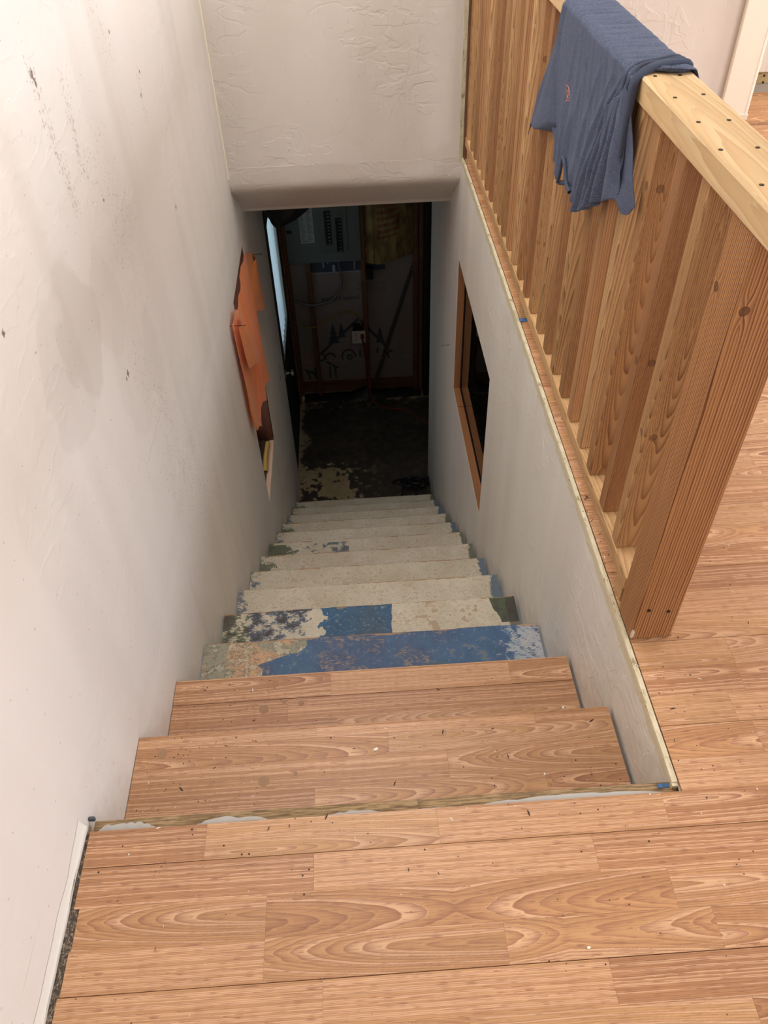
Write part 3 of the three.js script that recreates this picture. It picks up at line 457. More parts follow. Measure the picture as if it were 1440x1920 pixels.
  mesh('sleeve', grid(14, 14, (i, j) => [1.096 - 0.006 * Math.sin(i * 3), lerp(lerp(0.70, 0.645, j), lerp(0.66, 0.612, j), i), lerp(-1.53 + 0.03 * i, lerp(-1.37, -1.40, j), j), i * 0.2, j * 0.2], 0.0016), shirtMat, shirt);
  // right sleeve: a loose flap in front of the body
  const rIn = [[0, -1.0, 0.872], [0.4, -1.0, 0.81], [0.75, -0.985, 0.74], [1, -0.955, 0.706]], rOut = [[0, -0.905, 0.93], [0.3, -0.865, 0.878], [0.7, -0.812, 0.81], [1, -0.772, 0.768]];
  mesh('sleeve', grid(30, 36, (i, j) => {
    const a = poly(rIn, j), b = poly(rOut, j); let z = lerp(a[0], b[0], i), y = lerp(a[1], b[1], i) - (j > 0.85 ? (j - 0.85) / 0.15 * (0.006 * Math.sin(i * 9) + 0.016 * sst(0.55, 0.75, i) * sst(1, 0.8, i)) : 0);
    return [1.072 + 0.012 * sst(0.4, 1, i) - 0.012 * Math.exp(-Math.pow((i - lerp(0.9, 0.35, j)) / 0.14, 2)) - 0.003 * noise(i * 8, j * 4), y, z, i * 0.22, j * 0.4];
  }, 0.0016), shirtMat, shirt);
  // bunched hem rolled up at the near end, over the cap
  for (const [dz, r, k] of [[0, 0.0085, 1], [-0.02, 0.006, 0.9], [-0.036, 0.005, 0.8]]) mesh('hem_roll', tube([[1.203, 0.93, -0.952 + dz], [1.196, 0.953, -0.948 + dz], [1.18, 0.9585, -0.942 + dz], [1.14, 0.9595, -0.925 + dz], [1.105, 0.958, -0.908 + dz * 1.1], [1.084, 0.946, -0.896 + dz * 1.2], [1.078, 0.90, -0.884 + dz * 1.6], [1.073, 0.85 - 0.03 * k, -0.872 + dz * 2.4]].map(([a, b, c], i) => [a, b + 0.0012 * Math.sin(i * 2.3 + dz * 90), c + 0.002 * Math.sin(i * 1.7 + dz * 70)]), r, 60, 9), shirtMat, shirt);
  // lighter inside of the back seen through the neck, ribbed collar
  mesh('neck_lining', grid(10, 10, (i, j) => [1.0835, lerp(0.61 + 0.02 * i, 0.672 - 0.008 * Math.abs(i - 0.3), j), lerp(-1.287, -1.18, i)], 0.001), shirtInside, shirt);
  mesh('collar', tube([[1.071, 0.604, -1.292], [1.070, 0.636, -1.276], [1.069, 0.674, -1.264], [1.068, 0.668, -1.235], [1.066, 0.642, -1.195], [1.065, 0.636, -1.155]], 0.0042, 50, 8), shirtMat, shirt);
  mesh('collar', tube([[1.078, 0.604, -1.288], [1.08, 0.615, -1.26], [1.08, 0.628, -1.22], [1.077, 0.632, -1.17]], 0.0055, 40, 8), shirtMat, shirt);
  // small stitched coral emblem
  const thread = std({ color: 0xc97f63, roughness: 0.9 }), ex = onBody(-1.336, 0.793) - 0.0015, strokes = [
    [[-0.012, 0.012], [-0.004, 0.016], [0.003, 0.01], [0.004, 0.0], [-0.001, -0.008]], [[-0.006, 0.008], [-0.002, 0.0], [0.001, -0.012], [-0.003, -0.02]], [[0.002, 0.012], [0.009, 0.004], [0.011, -0.006], [0.006, -0.013], [0.001, -0.013]],
    [[-0.002, 0.018], [-0.001, 0.024]], [[-0.015, 0.009], [-0.009, 0.008]], [[-0.004, 0.004], [0.003, 0.006], [0.006, -0.002]], [[0.0, -0.004], [0.006, -0.007]]];
  const eg = strokes.map((s) => tube(s.map(([a, b]) => [onBody(-1.336 + a * 1.6, 0.793 + b) - 0.0012, 0.793 + b, -1.336 + a * 1.6]), 0.0009, 14, 5));
  const em = mesh('emblem', mergeGeometries(eg), thread, shirt); em.userData.label = 'small coral stitched emblem';
}
// ---------------------------------------------------------------- stair window on the left with the orange shirt
{
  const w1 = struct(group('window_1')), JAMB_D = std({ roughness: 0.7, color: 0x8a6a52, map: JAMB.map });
  const z0 = -3.22, z1 = -2.61;
  mesh('jamb', ext(-0.13, -0.002, -1.7, -0.42, z0 - 0.012, z0 + 0.035, { c: 0.001, grain: 'y', lu: 1.1, lv: 0.1 }), JAMB_D, w1);
  mesh('jamb', ext(-0.13, -0.002, -1.7, -0.42, z1 - 0.008, z1 + 0.012, { c: 0.001, grain: 'y', lu: 1.1, lv: 0.1 }), JAMB_D, w1);
  mesh('head_jamb', ext(-0.13, -0.002, -0.43, -0.415, z0, z1, { c: 0.001, grain: 'z', lu: 1.1, lv: 0.1 }), JAMB_D, w1);
  mesh('sill', ext(-0.13, -0.03, -1.72, -1.69, z0, z1, { c: 0.001, grain: 'z', lu: 1.1, lv: 0.1 }), std({ color: 0x4a3a30, roughness: 0.9 }), w1);
  mesh('drywall_edge', ext(-0.028, -0.001, -1.71, -1.692, z0, z1 - 0.01, { c: 0.001, grain: 'z', lu: 0.5, lv: 0.05 }), std({ color: 0xc9a98e, roughness: 0.9 }), w1);
  mesh('foam_bead', tube([[-0.035, -1.683, -3.15], [-0.04, -1.68, -3.0], [-0.036, -1.684, -2.88]], 0.014, 20, 8), std({ color: 0xb99a4a, roughness: 0.9 }), w1);
  mesh('sash', ext(-0.135, -0.1, -1.69, -1.60, z0, z1, { c: 0.002, grain: 'z', lu: 1.1, lv: 0.1 }), std({ color: 0x5a4636, roughness: 0.8 }), w1);
  mesh('sash', ext(-0.135, -0.1, -0.52, -0.43, z0, z1, { c: 0.002, grain: 'z', lu: 1.1, lv: 0.1 }), std({ color: 0x5a4636, roughness: 0.8 }), w1);
  mesh('pane', ext(-0.12, -0.116, -1.61, -0.5, z0, z1, { c: 0 }), new THREE.MeshPhysicalMaterial({ color: 0xffffff, transmission: 1, thickness: 0, roughness: 0.25 }), w1);

  const orange = new THREE.MeshPhysicalMaterial({ color: 0xff9844, roughness: 0.9, transmission: 0.28, thickness: 0, side: THREE.DoubleSide, bumpMap: knitBump, bumpScale: 0.0005 });
  const sh = tag(group('t_shirt'), 'bright orange t-shirt nailed over the left stair window opening', 'shirt');
  const top = [[-3.44, -0.575], [-3.40, -0.562], [-3.30, -0.515], [-3.11, -0.435], [-2.953, -0.425], [-2.75, -0.47], [-2.6, -0.45], [-2.517, -0.395], [-2.395, -0.405]];
  const bot = [[-3.44, -1.02], [-3.29, -1.315], [-3.18, -1.25], [-3.046, -1.19], [-2.983, -1.237], [-2.85, -1.15], [-2.745, -1.113], [-2.69, -1.19], [-2.6, -1.12], [-2.454, -1.035], [-2.40, -0.73]];
  mesh('shirt_body', grid(90, 70, (i, j) => {
    const z0b = lerp(-3.30, -3.28, j), zt = lerp(-3.40, -2.395, i), zb = lerp(-3.29, -2.43, i);
    const yt = poly(top, zt)[0], yb = poly(bot, zb)[0];
    let z = lerp(zt, zb, j) + (i < 0.25 ? (1 - i / 0.25) * 0.16 * Math.sin(Math.PI * Math.pow(j, 0.6)) : 0);
    const x = 0.014 + 0.014 * Math.sin(Math.PI * i) * Math.sin(Math.PI * Math.min(1, j * 1.2)) + 0.009 * noise(i * 9 + j * 1.5, j * 1.2 + 3) + 0.004 * noise(i * 22, j * 2) + 0.008 * j;
    return [Math.max(0.006, x), lerp(yt, yb, j), z];
  }, 0.0014), orange, sh);
  mesh('sleeve', grid(24, 24, (i, j) => { const A = poly([[0, -3.39, -0.57], [0.5, -3.50, -0.70], [1, -3.60, -0.95]], j), B = poly([[0, -3.36, -0.60], [0.6, -3.22, -0.72], [1, -3.2, -0.80]], j); return [0.016 + 0.02 * Math.sin(Math.PI * i), lerp(A[1], B[1], i) - 0.03 * Math.sin(i * 3.1) * j, lerp(A[0], B[0], i)]; }, 0.0014), orange, sh);
  mesh('sleeve', grid(24, 24, (i, j) => { const A = poly([[0, -2.40, -0.42], [0.5, -2.42, -0.58], [1, -2.44, -0.66]], j), B = poly([[0, -2.52, -0.43], [0.5, -2.72, -0.66], [1, -2.85, -0.86]], j); return [0.04 + 0.014 * Math.sin(Math.PI * i) + 0.008 * j, lerp(A[1], B[1], i), lerp(A[0], B[0], i)]; }, 0.0014), orange, sh);
  for (const [y, z, lab] of [[-0.575, -3.40, 'thin steel nail holding the far shoulder of the orange shirt'], [-0.42, -2.42, 'thin steel nail holding the near shoulder of the orange shirt']]) {
    const n = mesh('nail', mergeGeometries([new THREE.CylinderGeometry(0.0015, 0.0015, 0.07, 8), new THREE.CylinderGeometry(0.0035, 0.0035, 0.0015, 10).translate(0, 0.035, 0)]), nailMat); n.rotation.z = -Math.PI / 2; n.position.set(0.033, y, z); tag(n, lab, 'nail');
  }
}
// ---------------------------------------------------------------- interior window on the right
{
  const w2 = struct(group('window_2')), X0 = W + 0.001, X1 = W + 0.04, X2 = W + 0.108;
  const J = (n, a, b, c, d, e, f, g2) => mesh(n, ext(a, b, c, d, e, f, { c: 0.001, grain: g2, lu: 1.1, lv: 0.1 }), JAMB, w2);
  J('jamb', X0, X1, -1.28, -0.48, -3.058, -3.036, 'y'); J('jamb', X0, X1, -1.28, -0.48, -2.024, -2.003, 'y'); J('sill', X0, X1, -1.292, -1.268, -3.036, -2.024, 'z'); J('head_jamb', X0, X1, -0.492, -0.468, -3.036, -2.024, 'z');
  for (const [n, c, d, e, f] of [['gasket', -1.27, -1.265, -3.04, -2.02], ['gasket', -0.494, -0.49, -3.04, -2.02]]) mesh(n, ext(X1 - 0.004, X1 + 0.002, c, d, e, f, { c: 0 }), black, w2);
  for (const z of [-3.036, -2.024]) mesh('gasket', ext(X1 - 0.004, X1 + 0.002, -1.27, -0.486, z - 0.002, z + 0.002, { c: 0 }), black, w2);
  mesh('sill_joint', ext(X0 + 0.001, X1 - 0.005, -1.2682, -1.2676, -2.86, -2.857, { c: 0 }), black, w2);
  mesh('pane', ext(X1 + 0.001, X1 + 0.006, -1.28, -0.47, -3.05, -2.01, { c: 0 }), new THREE.MeshPhysicalMaterial({ color: 0x86a592, transmission: 1, thickness: 0, roughness: 0.02, ior: 1.5 }), w2);  // green tint stands in for the dark green reflection in the glass
  mesh('backing_frame', ext(X1 + 0.02, W + 0.105, -1.285, -0.475, -3.07, -3.045, { c: 0 }), darkRoom, w2);
  // unseen lower room behind it, walls coloured dark green to darken the glass
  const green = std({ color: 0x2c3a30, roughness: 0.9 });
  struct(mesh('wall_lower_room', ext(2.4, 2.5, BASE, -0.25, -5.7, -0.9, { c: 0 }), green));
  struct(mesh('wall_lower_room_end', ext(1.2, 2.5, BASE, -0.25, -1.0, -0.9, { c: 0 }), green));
}
// ---------------------------------------------------------------- landing: concrete floor, far wall, door, panel
{
  const concrete = std({ roughness: 0.85, map: tex(1024, 1024, (px, py) => {
    const x = px / 1024 * 1.3, z = -4.0 - py / 1024 * 1.6, n = fbm(x * 5, z * 5, 5), n2 = fbm(x * 26, z * 26, 4);
    let c = mixc([52, 46, 38], [66, 58, 48], clamp(0.5 + n));
    const edge = Math.min(x - 0.02, (z + 5.50)) - 0.10 - 0.10 * n; let bare = sst(0.03, -0.02, edge + 0.05 * n2);
    bare = Math.max(bare, sst(0.03, 0.1, n * 0.5 + n2 * 0.45 + 0.28 - Math.hypot((x - 0.28) / 0.3, (z + 4.2) / 0.32) * 0.4));
    bare = Math.max(bare, sst(0.18, 0.26, n2 * 0.7 + n * 0.3 - 0.02) * 0.6 * sst(-4.6, -4.4, z) * sst(1, 0.4, x)); bare = Math.max(bare, sst(0.2, 0.3, n2) * 0.35 * sst(-5.2, -5.3, z));
    c = mixc(c, [156, 138, 104], clamp(bare)); return c.map((v) => v + n2 * 16);
  }, true, false) });
  const fg = grid(1, 1, (i, j) => [lerp(-0.1, 1.2, i), BASE, lerp(-3.9, -5.6, j), i, (j * 1.7 - 0.1) / 1.6]);
  const fl = struct(mesh('floor_landing', fg, concrete));
  mesh('slab', ext(-0.2, 2.5, BASE - 0.15, BASE - 0.002, -5.75, 0.2, { c: 0 }), darkRoom, fl);
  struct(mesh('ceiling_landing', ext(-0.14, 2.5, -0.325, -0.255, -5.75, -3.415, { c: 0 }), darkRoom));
  // far wall
  const fw = struct(group('wall_far'));
  const cv = document.createElement('canvas'); cv.width = 1024; cv.height = 1024; const g = cv.getContext('2d');
  const X = (x) => (x + 0.05) / 1.25 * 1024, Y = (y) => (-1.5 - y) / 1.55 * 1024;      // metres -> print
  g.fillStyle = '#8d8079'; g.fillRect(0, 0, 1024, 1024);
  for (let i = 0; i < 400; i++) { g.strokeStyle = 'rgba(' + (i % 2 ? '70,60,56' : '175,165,160') + ',0.08)'; g.beginPath(); const a = rr(0, 1024), b = rr(0, 1024); g.moveTo(a, b); g.lineTo(a + rr(-80, 80), b + rr(-80, 80)); g.stroke(); }
  g.fillStyle = '#3e4757'; g.fillRect(X(0.2), Y(-1.66), X(0.83) - X(0.2), Y(-1.815) - Y(-1.66));
  g.fillStyle = '#a9a6a6'; for (const [x, w2, a, b] of [[0.305, 0.01, -1.68, -1.77], [0.345, 0.008, -1.68, -1.74], [0.385, 0.022, -1.75, -1.81], [0.565, 0.008, -1.70, -1.80], [0.44, 0.014, -1.68, -1.72]]) g.fillRect(X(x), Y(a), X(x + w2) - X(x), Y(b) - Y(a));
  g.fillRect(X(0.2), Y(-1.812), X(0.62) - X(0.2), 5);
  g.fillStyle = '#454a55'; g.save(); g.scale(-1, 1); g.font = 'bold 34px sans-serif'; g.textAlign = 'left'; g.fillText('Central Products', -X(0.60), Y(-2.08));
  g.font = '17px sans-serif'; ['vapor permeable building', 'wrap install printed side', 'out lap all seams and tape', 'keep dry until covered'].forEach((t, i) => g.fillText(t, -X(0.83), Y(-1.94 - i * 0.026))); g.restore();
  g.strokeStyle = '#41454c'; g.lineWidth = 17; g.beginPath(); g.moveTo(X(0.222), Y(-2.61)); g.lineTo(X(0.58), Y(-2.27)); g.lineTo(X(0.835), Y(-2.60)); g.stroke();
  g.fillStyle = '#41454c'; for (const [x, y, s] of [[0.345, -2.30, 1], [0.42, -2.30, 0.72], [0.765, -2.36, 0.8]]) for (let k = 0; k < 4; k++) { g.beginPath(); g.moveTo(X(x), Y(y - 0.045 * k * s)); g.lineTo(X(x - (0.022 + 0.012 * k) * s), Y(y - (0.075 + 0.045 * k) * s)); g.lineTo(X(x + (0.022 + 0.012 * k) * s), Y(y - (0.075 + 0.045 * k) * s)); g.fill(); }
  g.lineWidth = 13; g.lineCap = 'round'; const arc = (x, y, r, a, b) => { g.beginPath(); g.arc(X(x), Y(y), r * 819, a, b); g.stroke(); };
  arc(0.30, -2.67, 0.045, Math.PI, Math.PI * 1.9); arc(0.47, -2.66, 0.06, Math.PI * 0.9, Math.PI * 2); arc(0.48, -2.665, 0.02, 0, 6.2); arc(0.22, -2.65, 0.03, 0, 6.2); arc(0.86, -2.66, 0.03, 2, 5);
  for (const [a, b, c, d] of [[0.26, -2.70, 0.36, -2.77], [0.29, -2.76, 0.285, -2.88], [0.335, -2.76, 0.34, -2.88], [0.06, -2.78, 0.12, -2.82], [0.12, -2.80, 0.17, -2.9], [0.15, -2.77, 0.15, -2.83], [0.08, -2.81, 0.10, -2.88], [0.575, -2.60, 0.575, -2.66], [0.74, -2.59, 0.735, -2.63]]) { g.beginPath(); g.moveTo(X(a), Y(b)); g.lineTo(X(c), Y(d)); g.stroke(); }
  g.fillStyle = 'rgba(200,190,180,0.35)'; g.fillRect(0, Y(-2.69), 1024, 4);
  const ct = new THREE.CanvasTexture(cv); ct.colorSpace = THREE.SRGBColorSpace;
  mesh('house_wrap', grid(40, 50, (i, j) => [lerp(-0.05, 1.2, i), lerp(-3.05, -1.5, j), -5.53 + 0.006 * fbm(i * 6, j * 9, 3), i, j]), std({ map: ct, roughness: 0.7 }), fw);
  mesh('sheathing', ext(-0.2, 2.5, BASE, -0.35, -5.66, -5.545, { c: 0 }), darkRoom, fw);
  const st = (x0, x1, y0, y1, zf = -5.445) => mesh('stud', ext(x0, x1, y0, y1, -5.53, zf, { c: 0.002, grain: 'y', lu: 1.4, lv: 0.1, uo: rr(0, 0.3) }), STUD, fw);
  st(-0.01, 0.03, BASE + 0.04, -0.4); st(0.166, 0.204, BASE + 0.04, -1.62); st(0.62, 0.66, BASE + 0.04, -0.4); st(1.062, 1.1, BASE + 0.04, -0.4); st(1.106, 1.144, BASE + 0.04, -0.4, -5.44);
  mesh('sill_plate', ext(0.0, 1.2, BASE + 0.04, BASE + 0.145, -5.53, -5.505, { c: 0.002, grain: 'x', lu: 1.4, lv: 0.1 }), STUD, fw);
  mesh('black_strip', grid(60, 5, (i, j) => { const bump = 0.05 * Math.exp(-Math.pow((i - 0.52) / 0.06, 2)) + 0.02 * (i > 0.5 ? 1 : 0.3) + 0.008 * fbm(i * 30, 2, 3); return [lerp(0.03, 1.13, i), BASE + 0.001 + (0.02 + bump) * Math.sin(j * Math.PI * 0.6), lerp(-5.40 + 0.015 * fbm(i * 22, 7, 3), -5.50, j)]; }), black, fw);  // lumpy black strip along the floor at the far wall
  mesh('door_post', ext(1.15, 1.20, BASE, -0.4, -5.53, -5.40, { c: 0.003, grain: 'y' }), std({ color: 0x20241f, roughness: 0.6 }), fw);
  // diagonal board leaning in the bay
  const db = mesh('plank', cbox(0.03, 1.25, 0.02, { c: 0.002, grain: 'y', lu: 1.4, lv: 0.1 }), std({ color: 0x4a3e34, roughness: 0.9 })); db.position.set(0.872, -2.36, -5.462); db.rotation.z = -0.302; tag(db, 'thin dark board leaning diagonally between the basement studs', 'board');
  // insulation
  const ig = grid(40, 60, (i, j) => { const y = lerp(-1.72 + 0.04 * i - 0.02 * Math.sin(i * 5), -0.36, j), b = 0.045 * Math.pow(Math.sin(Math.PI * clamp(i, 0.02, 0.98)), 0.5); return [lerp(0.662, 1.06, i), y, -5.5 + b + 0.014 * fbm(i * 5, j * 9, 4) + 0.01 * Math.abs(noise(i * 4 + j * 2, j * 5)), i, j]; });
  const kraft = tex(512, 1024, (x, y) => { const n = fbm(x * 0.02, y * 0.012, 4), u = x / 512, v = y / 1024; let c = mixc([158, 132, 76], [112, 88, 48], clamp(0.5 + n * 1.3)); if (u > 0.27 && u < 0.72 && v > 0.16 && v < 0.6 && Math.floor(v * 52) % 2 === 0 && noise(x * 0.25, Math.floor(v * 52) * 9) > -0.45) c = mixc(c, [120, 50, 34], 0.65); if (Math.abs(u - 0.2) < 0.006) c = mixc(c, [60, 44, 24], 0.7); return c; }, true, false);
  tag(mesh('insulation_batt', ig, std({ map: kraft, roughness: 0.8, side: THREE.DoubleSide })), 'crumpled kraft paper faced insulation batt with red print between basement studs', 'insulation');
  // small dark box on the stud
  const jb = group('junction_box'); tag(jb, 'small black electrical box on the stud under the insulation', 'junction box');
  mesh('box_body', ext(0.662, 0.722, -1.86, -1.76, -5.52, -5.45, { c: 0.004 }), black, jb); mesh('cover_screw', new THREE.CylinderGeometry(0.004, 0.004, 0.004, 10).rotateX(Math.PI / 2).translate(0.692, -1.81, -5.449), nailMat, jb);
  // outlet
  const ob = tag(group('outlet'), 'cream square outlet cover on the middle basement stud with red cord plugged in', 'outlet');
  mesh('back_box', ext(0.525, 0.63, -2.47, -2.30, -5.5, -5.45, { c: 0.003 }), black, ob); mesh('cover_plate', ext(0.512, 0.632, -2.47, -2.345, -5.45, -5.442, { c: 0.003 }), std({ color: 0xcdc4ae, roughness: 0.5 }), ob);
  for (const [x, y] of [[0.545, -2.385], [0.545, -2.43]]) mesh('receptacle', new THREE.CylinderGeometry(0.016, 0.016, 0.003, 20).rotateX(Math.PI / 2).translate(x, y, -5.441), std({ color: 0xb9b09a, roughness: 0.5 }), ob);
  const cd = tag(group('extension_cord'), 'red extension cord hanging from the basement outlet to the landing floor', 'cord');
  const red = std({ color: 0x7a1f12, roughness: 0.6 });
  mesh('plug', mergeGeometries([ext(0.588, 0.618, -2.40, -2.37, -5.44, -5.40, { c: 0.004 }), new THREE.CylinderGeometry(0.012, 0.006, 0.05, 12).translate(0.603, -2.415, -5.42)]), red, cd);
  for (const o of [0, 0.012]) mesh('cable', tube([[0.604, -2.43, -5.42], [0.622 + o, -2.6, -5.42], [0.63 - o, -2.8, -5.425], [0.65, -3.0, -5.40], [0.68, BASE + 0.006, -5.33], [0.80, BASE + 0.006, -5.24], [0.95, BASE + 0.006, -5.2], [1.15, BASE + 0.006, -4.98]].map((p) => [p[0] + o * 0.6, p[1], p[2] + o]), 0.0045, 60, 7), red, cd);
  tag(mesh('grey_cable', tube([[0.02, -2.02, -5.47], [0.14, -2.05, -5.43], [0.24, -2.055, -5.43], [0.36, -2.03, -5.46], [0.435, -1.95, -5.48], [0.455, -1.85, -5.48], [0.445, -1.75, -5.48], [0.44, -1.685, -5.48]], 0.012, 70, 8), std({ color: 0x6d6b68, roughness: 0.6 })), 'thick grey cable curving down from the breaker panel across the studs', 'cable');
  tag(mesh('yellow_cable', tube([[0.02, -2.22, -5.46], [0.12, -2.27, -5.43], [0.2, -2.27, -5.432], [0.3, -2.23, -5.47], [0.42, -2.18, -5.48], [0.52, -2.17, -5.48], [0.58, -2.22, -5.47], [0.6, -2.30, -5.465]], 0.007, 70, 8), std({ color: 0x8d7326, roughness: 0.6 })), 'thin yellow cable arching across the studs to the outlet', 'cable');
  // breaker panel
  const pn = tag(group('breaker_panel'), 'grey-green breaker panel with two columns of black breakers on the basement studs', 'breaker panel');
  const pm = std({ color: 0x646a64, roughness: 0.5, metalness: 0.2 });
  mesh('enclosure', ext(0.06, 0.615, -1.66, -0.62, -5.52, -5.44, { c: 0.004 }), pm, pn); mesh('cover', ext(0.032, 0.632, -1.675, -0.6, -5.441, -5.432, { c: 0.003 }), pm, pn);
  const rf = new THREE.Shape(); const ra = 0.03, fx0 = 0.3, fx1 = 0.525, fy0 = -1.59, fy1 = -0.7; rf.moveTo(fx0 + ra, fy0); rf.lineTo(fx1 - ra, fy0); rf.quadraticCurveTo(fx1, fy0, fx1, fy0 + ra); rf.lineTo(fx1, fy1); rf.lineTo(fx0, fy1); rf.lineTo(fx0, fy0 + ra); rf.quadraticCurveTo(fx0, fy0, fx0 + ra, fy0);
  const fgm = new THREE.ExtrudeGeometry(rf, { depth: 0.006, bevelEnabled: true, bevelSize: 0.003, bevelThickness: 0.003, bevelSegments: 2 }); fgm.translate(0, 0, -5.433);
  mesh('door_frame', fgm, std({ color: 0x5e645e, roughness: 0.5, metalness: 0.2 }), pn);
  const brk = std({ color: 0x101013, roughness: 0.45 }), tog = std({ color: 0x8b8b88, roughness: 0.5 });
  for (const [x, ya, n] of [[0.375, -1.24, 10], [0.462, -1.30, 10]]) for (let i = 0; i < n; i++) { const b = mesh('breaker', ext(x - 0.024, x + 0.024, ya - (i + 1) * 0.0278, ya - i * 0.0278 - 0.001, -5.43, -5.412, { c: 0.002 }), brk, pn); mesh('toggle', ext(x + (x < 0.4 ? 0.002 : 0.004), x + 0.018, ya - i * 0.0278 - 0.018, ya - i * 0.0278 - 0.011, -5.412, -5.406, { c: 0.001 }), tog, b); }
  for (let i = 0; i < 10; i++) mesh('circuit_label', ext(0.492, 0.517, -1.32 - i * 0.0278, -1.316 - i * 0.0278, -5.4262, -5.4252, { c: 0 }), black, pn);
  for (const y of [-1.26, -1.28, -1.40, -1.42, -1.46, -1.49]) mesh('circuit_label', ext(0.315, 0.343, y, y + 0.004, -5.4262, -5.4252, { c: 0 }), black, pn);
  const lc = document.createElement('canvas'); lc.width = 128; lc.height = 256; const l2 = lc.getContext('2d'); l2.fillStyle = '#a5a39b'; l2.fillRect(0, 0, 128, 256); l2.fillStyle = '#6c6a66'; for (let r = 0; r < 22; r++) for (let c = 0; c < 2; c++) l2.fillRect(10 + c * 60, 8 + r * 11, 22 + hash1(r * 3 + c) * 26, 4);
  const lt = new THREE.CanvasTexture(lc); lt.colorSpace = THREE.SRGBColorSpace; const lp = new THREE.BoxGeometry(0.11, 0.32, 0.001); lp.translate(0.207, -1.34, -5.431); mesh('directory_sheet', lp, std({ map: lt, roughness: 0.8 }), pn);
  mesh('latch', ext(0.045, 0.085, -1.41, -1.385, -5.432, -5.42, { c: 0.004 }), black, pn);
  // exterior door on the left
  const dr = struct(group('door_1')), dm = std({ color: 0x1d2b26, roughness: 0.55 });
  const D = (n, y0, y1, z0, z1, m = dm, x0 = -0.06, x1 = -0.012) => mesh(n, ext(x0, x1, y0, y1, z0, z1, { c: 0.002 }), m, dr);
  D('door_panel', BASE + 0.01, -1.98, -5.36, -4.31); D('stile', -1.98, -0.78, -4.56, -4.31); D('stile', -1.98, -0.78, -5.36, -5.12); D('rail', -0.95, -0.78, -5.12, -4.50);
  D('lite_frame', -1.99, -1.96, -5.12, -4.50, std({ color: 0x8d8f88, roughness: 0.5 }), -0.055, -0.004); D('lite_frame', -1.96, -0.95, -5.14, -5.10, std({ color: 0x8d8f88, roughness: 0.5 }), -0.055, -0.002);
  D('pane', -1.97, -0.94, -5.12, -4.5, new THREE.MeshPhysicalMaterial({ color: 0xffffff, transmission: 1, thickness: 0, roughness: 0.1 }), -0.052, -0.048);
  D('jamb', BASE, -0.75, -5.44, -5.37, STUD, -0.14, 0.004); D('head_jamb', -0.775, -0.75, -5.37, -4.30, STUD, -0.14, 0.0);
  const kn = mesh('knob', new THREE.LatheGeometry([[0, 0], [0.03, 0], [0.03, 0.008], [0.012, 0.012], [0.011, 0.035], [0.024, 0.045], [0.027, 0.058], [0.02, 0.07], [0, 0.073]].map((p) => new THREE.Vector2(...p)), 24), std({ color: 0xb8b4aa, metalness: 0.9, roughness: 0.3 }), dr); kn.rotation.z = -Math.PI / 2; kn.position.set(-0.012, -2.06, -4.44);
  const cu = mesh('curtain', grid(50, 30, (i, j) => [-0.026 + 0.007 * Math.sin(i * 40 + Math.sin(j * 4)) + 0.003 * noise(i * 12, j * 6), lerp(-1.955, -0.955, j), lerp(-4.57, -5.09, i)]), new THREE.MeshPhysicalMaterial({ color: 0xdcebf2, roughness: 1, transmission: 0.5, thickness: 0, side: THREE.DoubleSide }));
  tag(cu, 'pale blue sheer curtain over the glass of the landing door', 'curtain');
  // black bag under the ceiling
  const bag = grid(48, 36, (i, j) => { const a = i * Math.PI * 2, t = j, y = lerp(-0.34, -0.73, t), r = Math.pow(Math.max(0, Math.sin(Math.PI * Math.min(1, 0.35 + t * 0.65))), 0.6) ; const cx = 0.27 - 0.15 * t, wx = 0.33 * (1 - 0.62 * t), n = 0.02 * noise(i * 9, j * 5) + 0.01 * noise(Math.cos(a) * 6 + 9, t * 9); return [Math.max(0.003, cx + Math.cos(a) * (wx + n) * r), y - 0.02 * t * n * 20, -4.05 + Math.sin(a) * (0.13 + n) * r]; });
  tag(mesh('plastic_bag', bag, std({ color: 0x08080a, roughness: 0.4, side: THREE.DoubleSide })), 'black plastic bag hanging under the lower ceiling by the landing door', 'bag');
  // coil of black cord at the foot of the stairs
  const coil = tag(group('cord_coil'), 'loose coil of black cord at the right foot of the stairs', 'cord');
  const tp = noseY(13), loop = (cx, cz, rx, rz, y, tilt, ph, r = 0.006) => { const p = []; for (let k = 0; k < 14; k++) { const a = k / 14 * Math.PI * 2 + ph; p.push([cx + Math.cos(a) * rx, y + 0.02 + tilt * (1 + Math.sin(a)) + 0.01 * Math.sin(a * 3), cz + Math.sin(a) * rz]); } return mesh('cord_loop', tube(p, r, 70, 7, true), black, coil); };
  loop(0.95, -4.16, 0.11, 0.09, BASE, 0.03, 0); loop(0.98, -4.12, 0.09, 0.08, BASE, 0.06, 1); loop(0.9, -4.14, 0.13, 0.10, BASE, 0.05, 2); loop(1.0, -4.13, 0.07, 0.09, BASE, 0.09, 0.5); loop(0.97, -4.17, 0.1, 0.07, BASE, 0.02, 2.5, 0.008); loop(0.94, -4.11, 0.07, 0.06, BASE, 0.04, 0.3, 0.008);
  mesh('cord_end', tube([[0.86, BASE + 0.12, -4.02], [0.85, tp + 0.012, -3.93], [0.84, tp + 0.008, -3.86], [0.83, tp + 0.008, -3.81]], 0.006, 24, 7), black, coil);
  mesh('cord_end', tube([[1.0, BASE + 0.14, -4.03], [1.0, tp + 0.012, -3.93], [0.96, tp + 0.008, -3.85], [0.94, tp + 0.008, -3.81]], 0.006, 24, 7), black, coil);
  mesh('plug', cbox(0.03, 0.02, 0.045, { c: 0.005, at: [1.0, tp + 0.014, -3.92] }), black, coil);
}
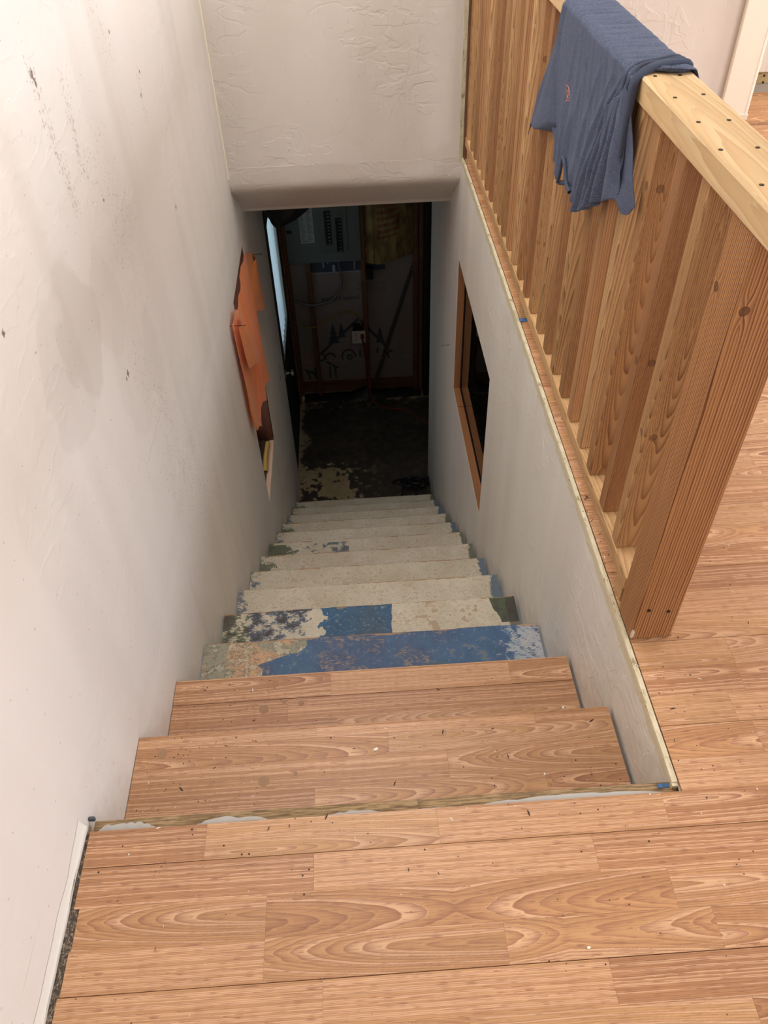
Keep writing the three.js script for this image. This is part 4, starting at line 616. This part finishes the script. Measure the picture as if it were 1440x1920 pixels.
// ---------------------------------------------------------------- small things
{
  const tape = std({ color: 0x3d648f, roughness: 0.7 });
  const bt = (w, d, p, ry, lab) => { const m = mesh('tape_scrap', grid(10, 4, (i, j) => [(i - 0.5) * w, 0.0012 * Math.sin(i * 7) + 0.001, (j - 0.5) * d], 0.0008), tape); m.position.set(...p); m.rotation.y = ry; tag(m, lab, 'tape'); };
  bt(0.03, 0.02, [1.112, 0.0012, -1.648], 0.1, 'blue tape scrap at the spacer block under the railing');
  bt(0.022, 0.008, [1.074, -0.0135, -0.018], 0.1, 'blue tape scrap at the corner of the top step and right wall');
  const tab = mesh('plastic_tab', ext(0.001, 0.012, -0.016, -0.006, -0.032, -0.026, { c: 0.001 }), std({ color: 0x4a5058, roughness: 0.6 })); tag(tab, 'small dark grey plastic tab at the wall end of the top step', 'tab');
  const nl = mesh('nail', mergeGeometries([new THREE.CylinderGeometry(0.0014, 0.0014, 0.045, 8), new THREE.CylinderGeometry(0.0035, 0.0035, 0.0015, 10).translate(0, 0.0225, 0)]), nailMat); nl.rotation.z = Math.PI / 2 + 0.1; nl.position.set(W - 0.02, -1.13, -3.27); tag(nl, 'dark nail sticking out of the right stair wall beside the window', 'nail');
  const chip = std({ color: 0xf1ece2, roughness: 0.8 });
  for (const [x, y, z, s, ry, lab] of [[0.538, noseY(1), -0.237, 0.0065, 0.4, 'white paint chip in the middle of the first laminate step'], [0.90, noseY(1), -0.152, 0.0035, 1, 'tiny white paint chip near the right end of the first laminate step'], [1.033, noseY(2), -0.44, 0.005, 0.8, 'white paint chip at the right end of the second laminate step'], [0.866, 0, 0.25, 0.0035, 0.2, 'tiny white paint chip on the floor in front of the stairs']]) {
    const m = mesh('paint_chip', new THREE.CylinderGeometry(s, s * 0.9, 0.0016, 5), chip); m.scale.z = 0.6; m.position.set(x, y + 0.0008, z); m.rotation.y = ry; tag(m, lab, 'paint chip');
  }
  // crumbs nobody could count
  const N = 1500, crumbs = new THREE.InstancedMesh(new THREE.DodecahedronGeometry(1, 0), std({ color: 0xffffff, roughness: 0.95 }), N), M = new THREE.Matrix4(), q = new THREE.Quaternion(), e = new THREE.Euler();
  for (let i = 0; i < N; i++) {
    const a = rnd(); let x, y, z;
    if (a < 0.3) { x = rnd() < 0.55 ? rr(0.01, 0.3) : rr(0.01, 1.07); y = noseY(1); z = rr(-0.3, -0.02); } else if (a < 0.45) { x = rnd() < 0.6 ? rr(0.01, 0.3) : rr(0.01, 1.07); y = noseY(2); z = rr(-0.59, -0.32); }
    else if (a < 0.55) { const k = 3 + Math.floor(rnd() * 8); x = rr(0.02, 1.06); y = noseY(k); z = rr(noseZ(k) + 0.01, noseZ(k) + 0.27); }
    else if (a < 0.75) { x = rr(0.02, 1.7); y = 0; z = Math.pow(rnd(), 2) * 0.45 + 0.002; } else if (a < 0.9) { x = 1.104 + Math.pow(rnd(), 2) * 0.35; y = 0; z = rr(-0.9, 0.0); } else { x = rr(1.085, 1.104); y = -0.002; z = rr(-2.8, 0); }
    const s = Math.pow(rnd(), 3) * 0.0014 + 0.00045, long = rnd() < 0.12 ? 4 : 1; e.set(0, rnd() * 6.3, 0); q.setFromEuler(e);
    M.compose(new THREE.Vector3(x, y + s * 0.3, z), q, new THREE.Vector3(s * long, s * 0.5, s)); crumbs.setMatrixAt(i, M);
    const t = rnd(); crumbs.setColorAt(i, t < 0.62 ? new THREE.Color(0.05, 0.03, 0.02) : t < 0.8 ? new THREE.Color(0.2, 0.12, 0.07) : new THREE.Color(0.75, 0.7, 0.62));
  }
  crumbs.name = 'crumbs'; crumbs.userData.kind = 'stuff'; crumbs.userData.label = 'dark and pale crumbs of debris scattered over floor and steps'; crumbs.userData.category = 'debris'; scene.add(crumbs);
}
renderer.render(scene, camera);
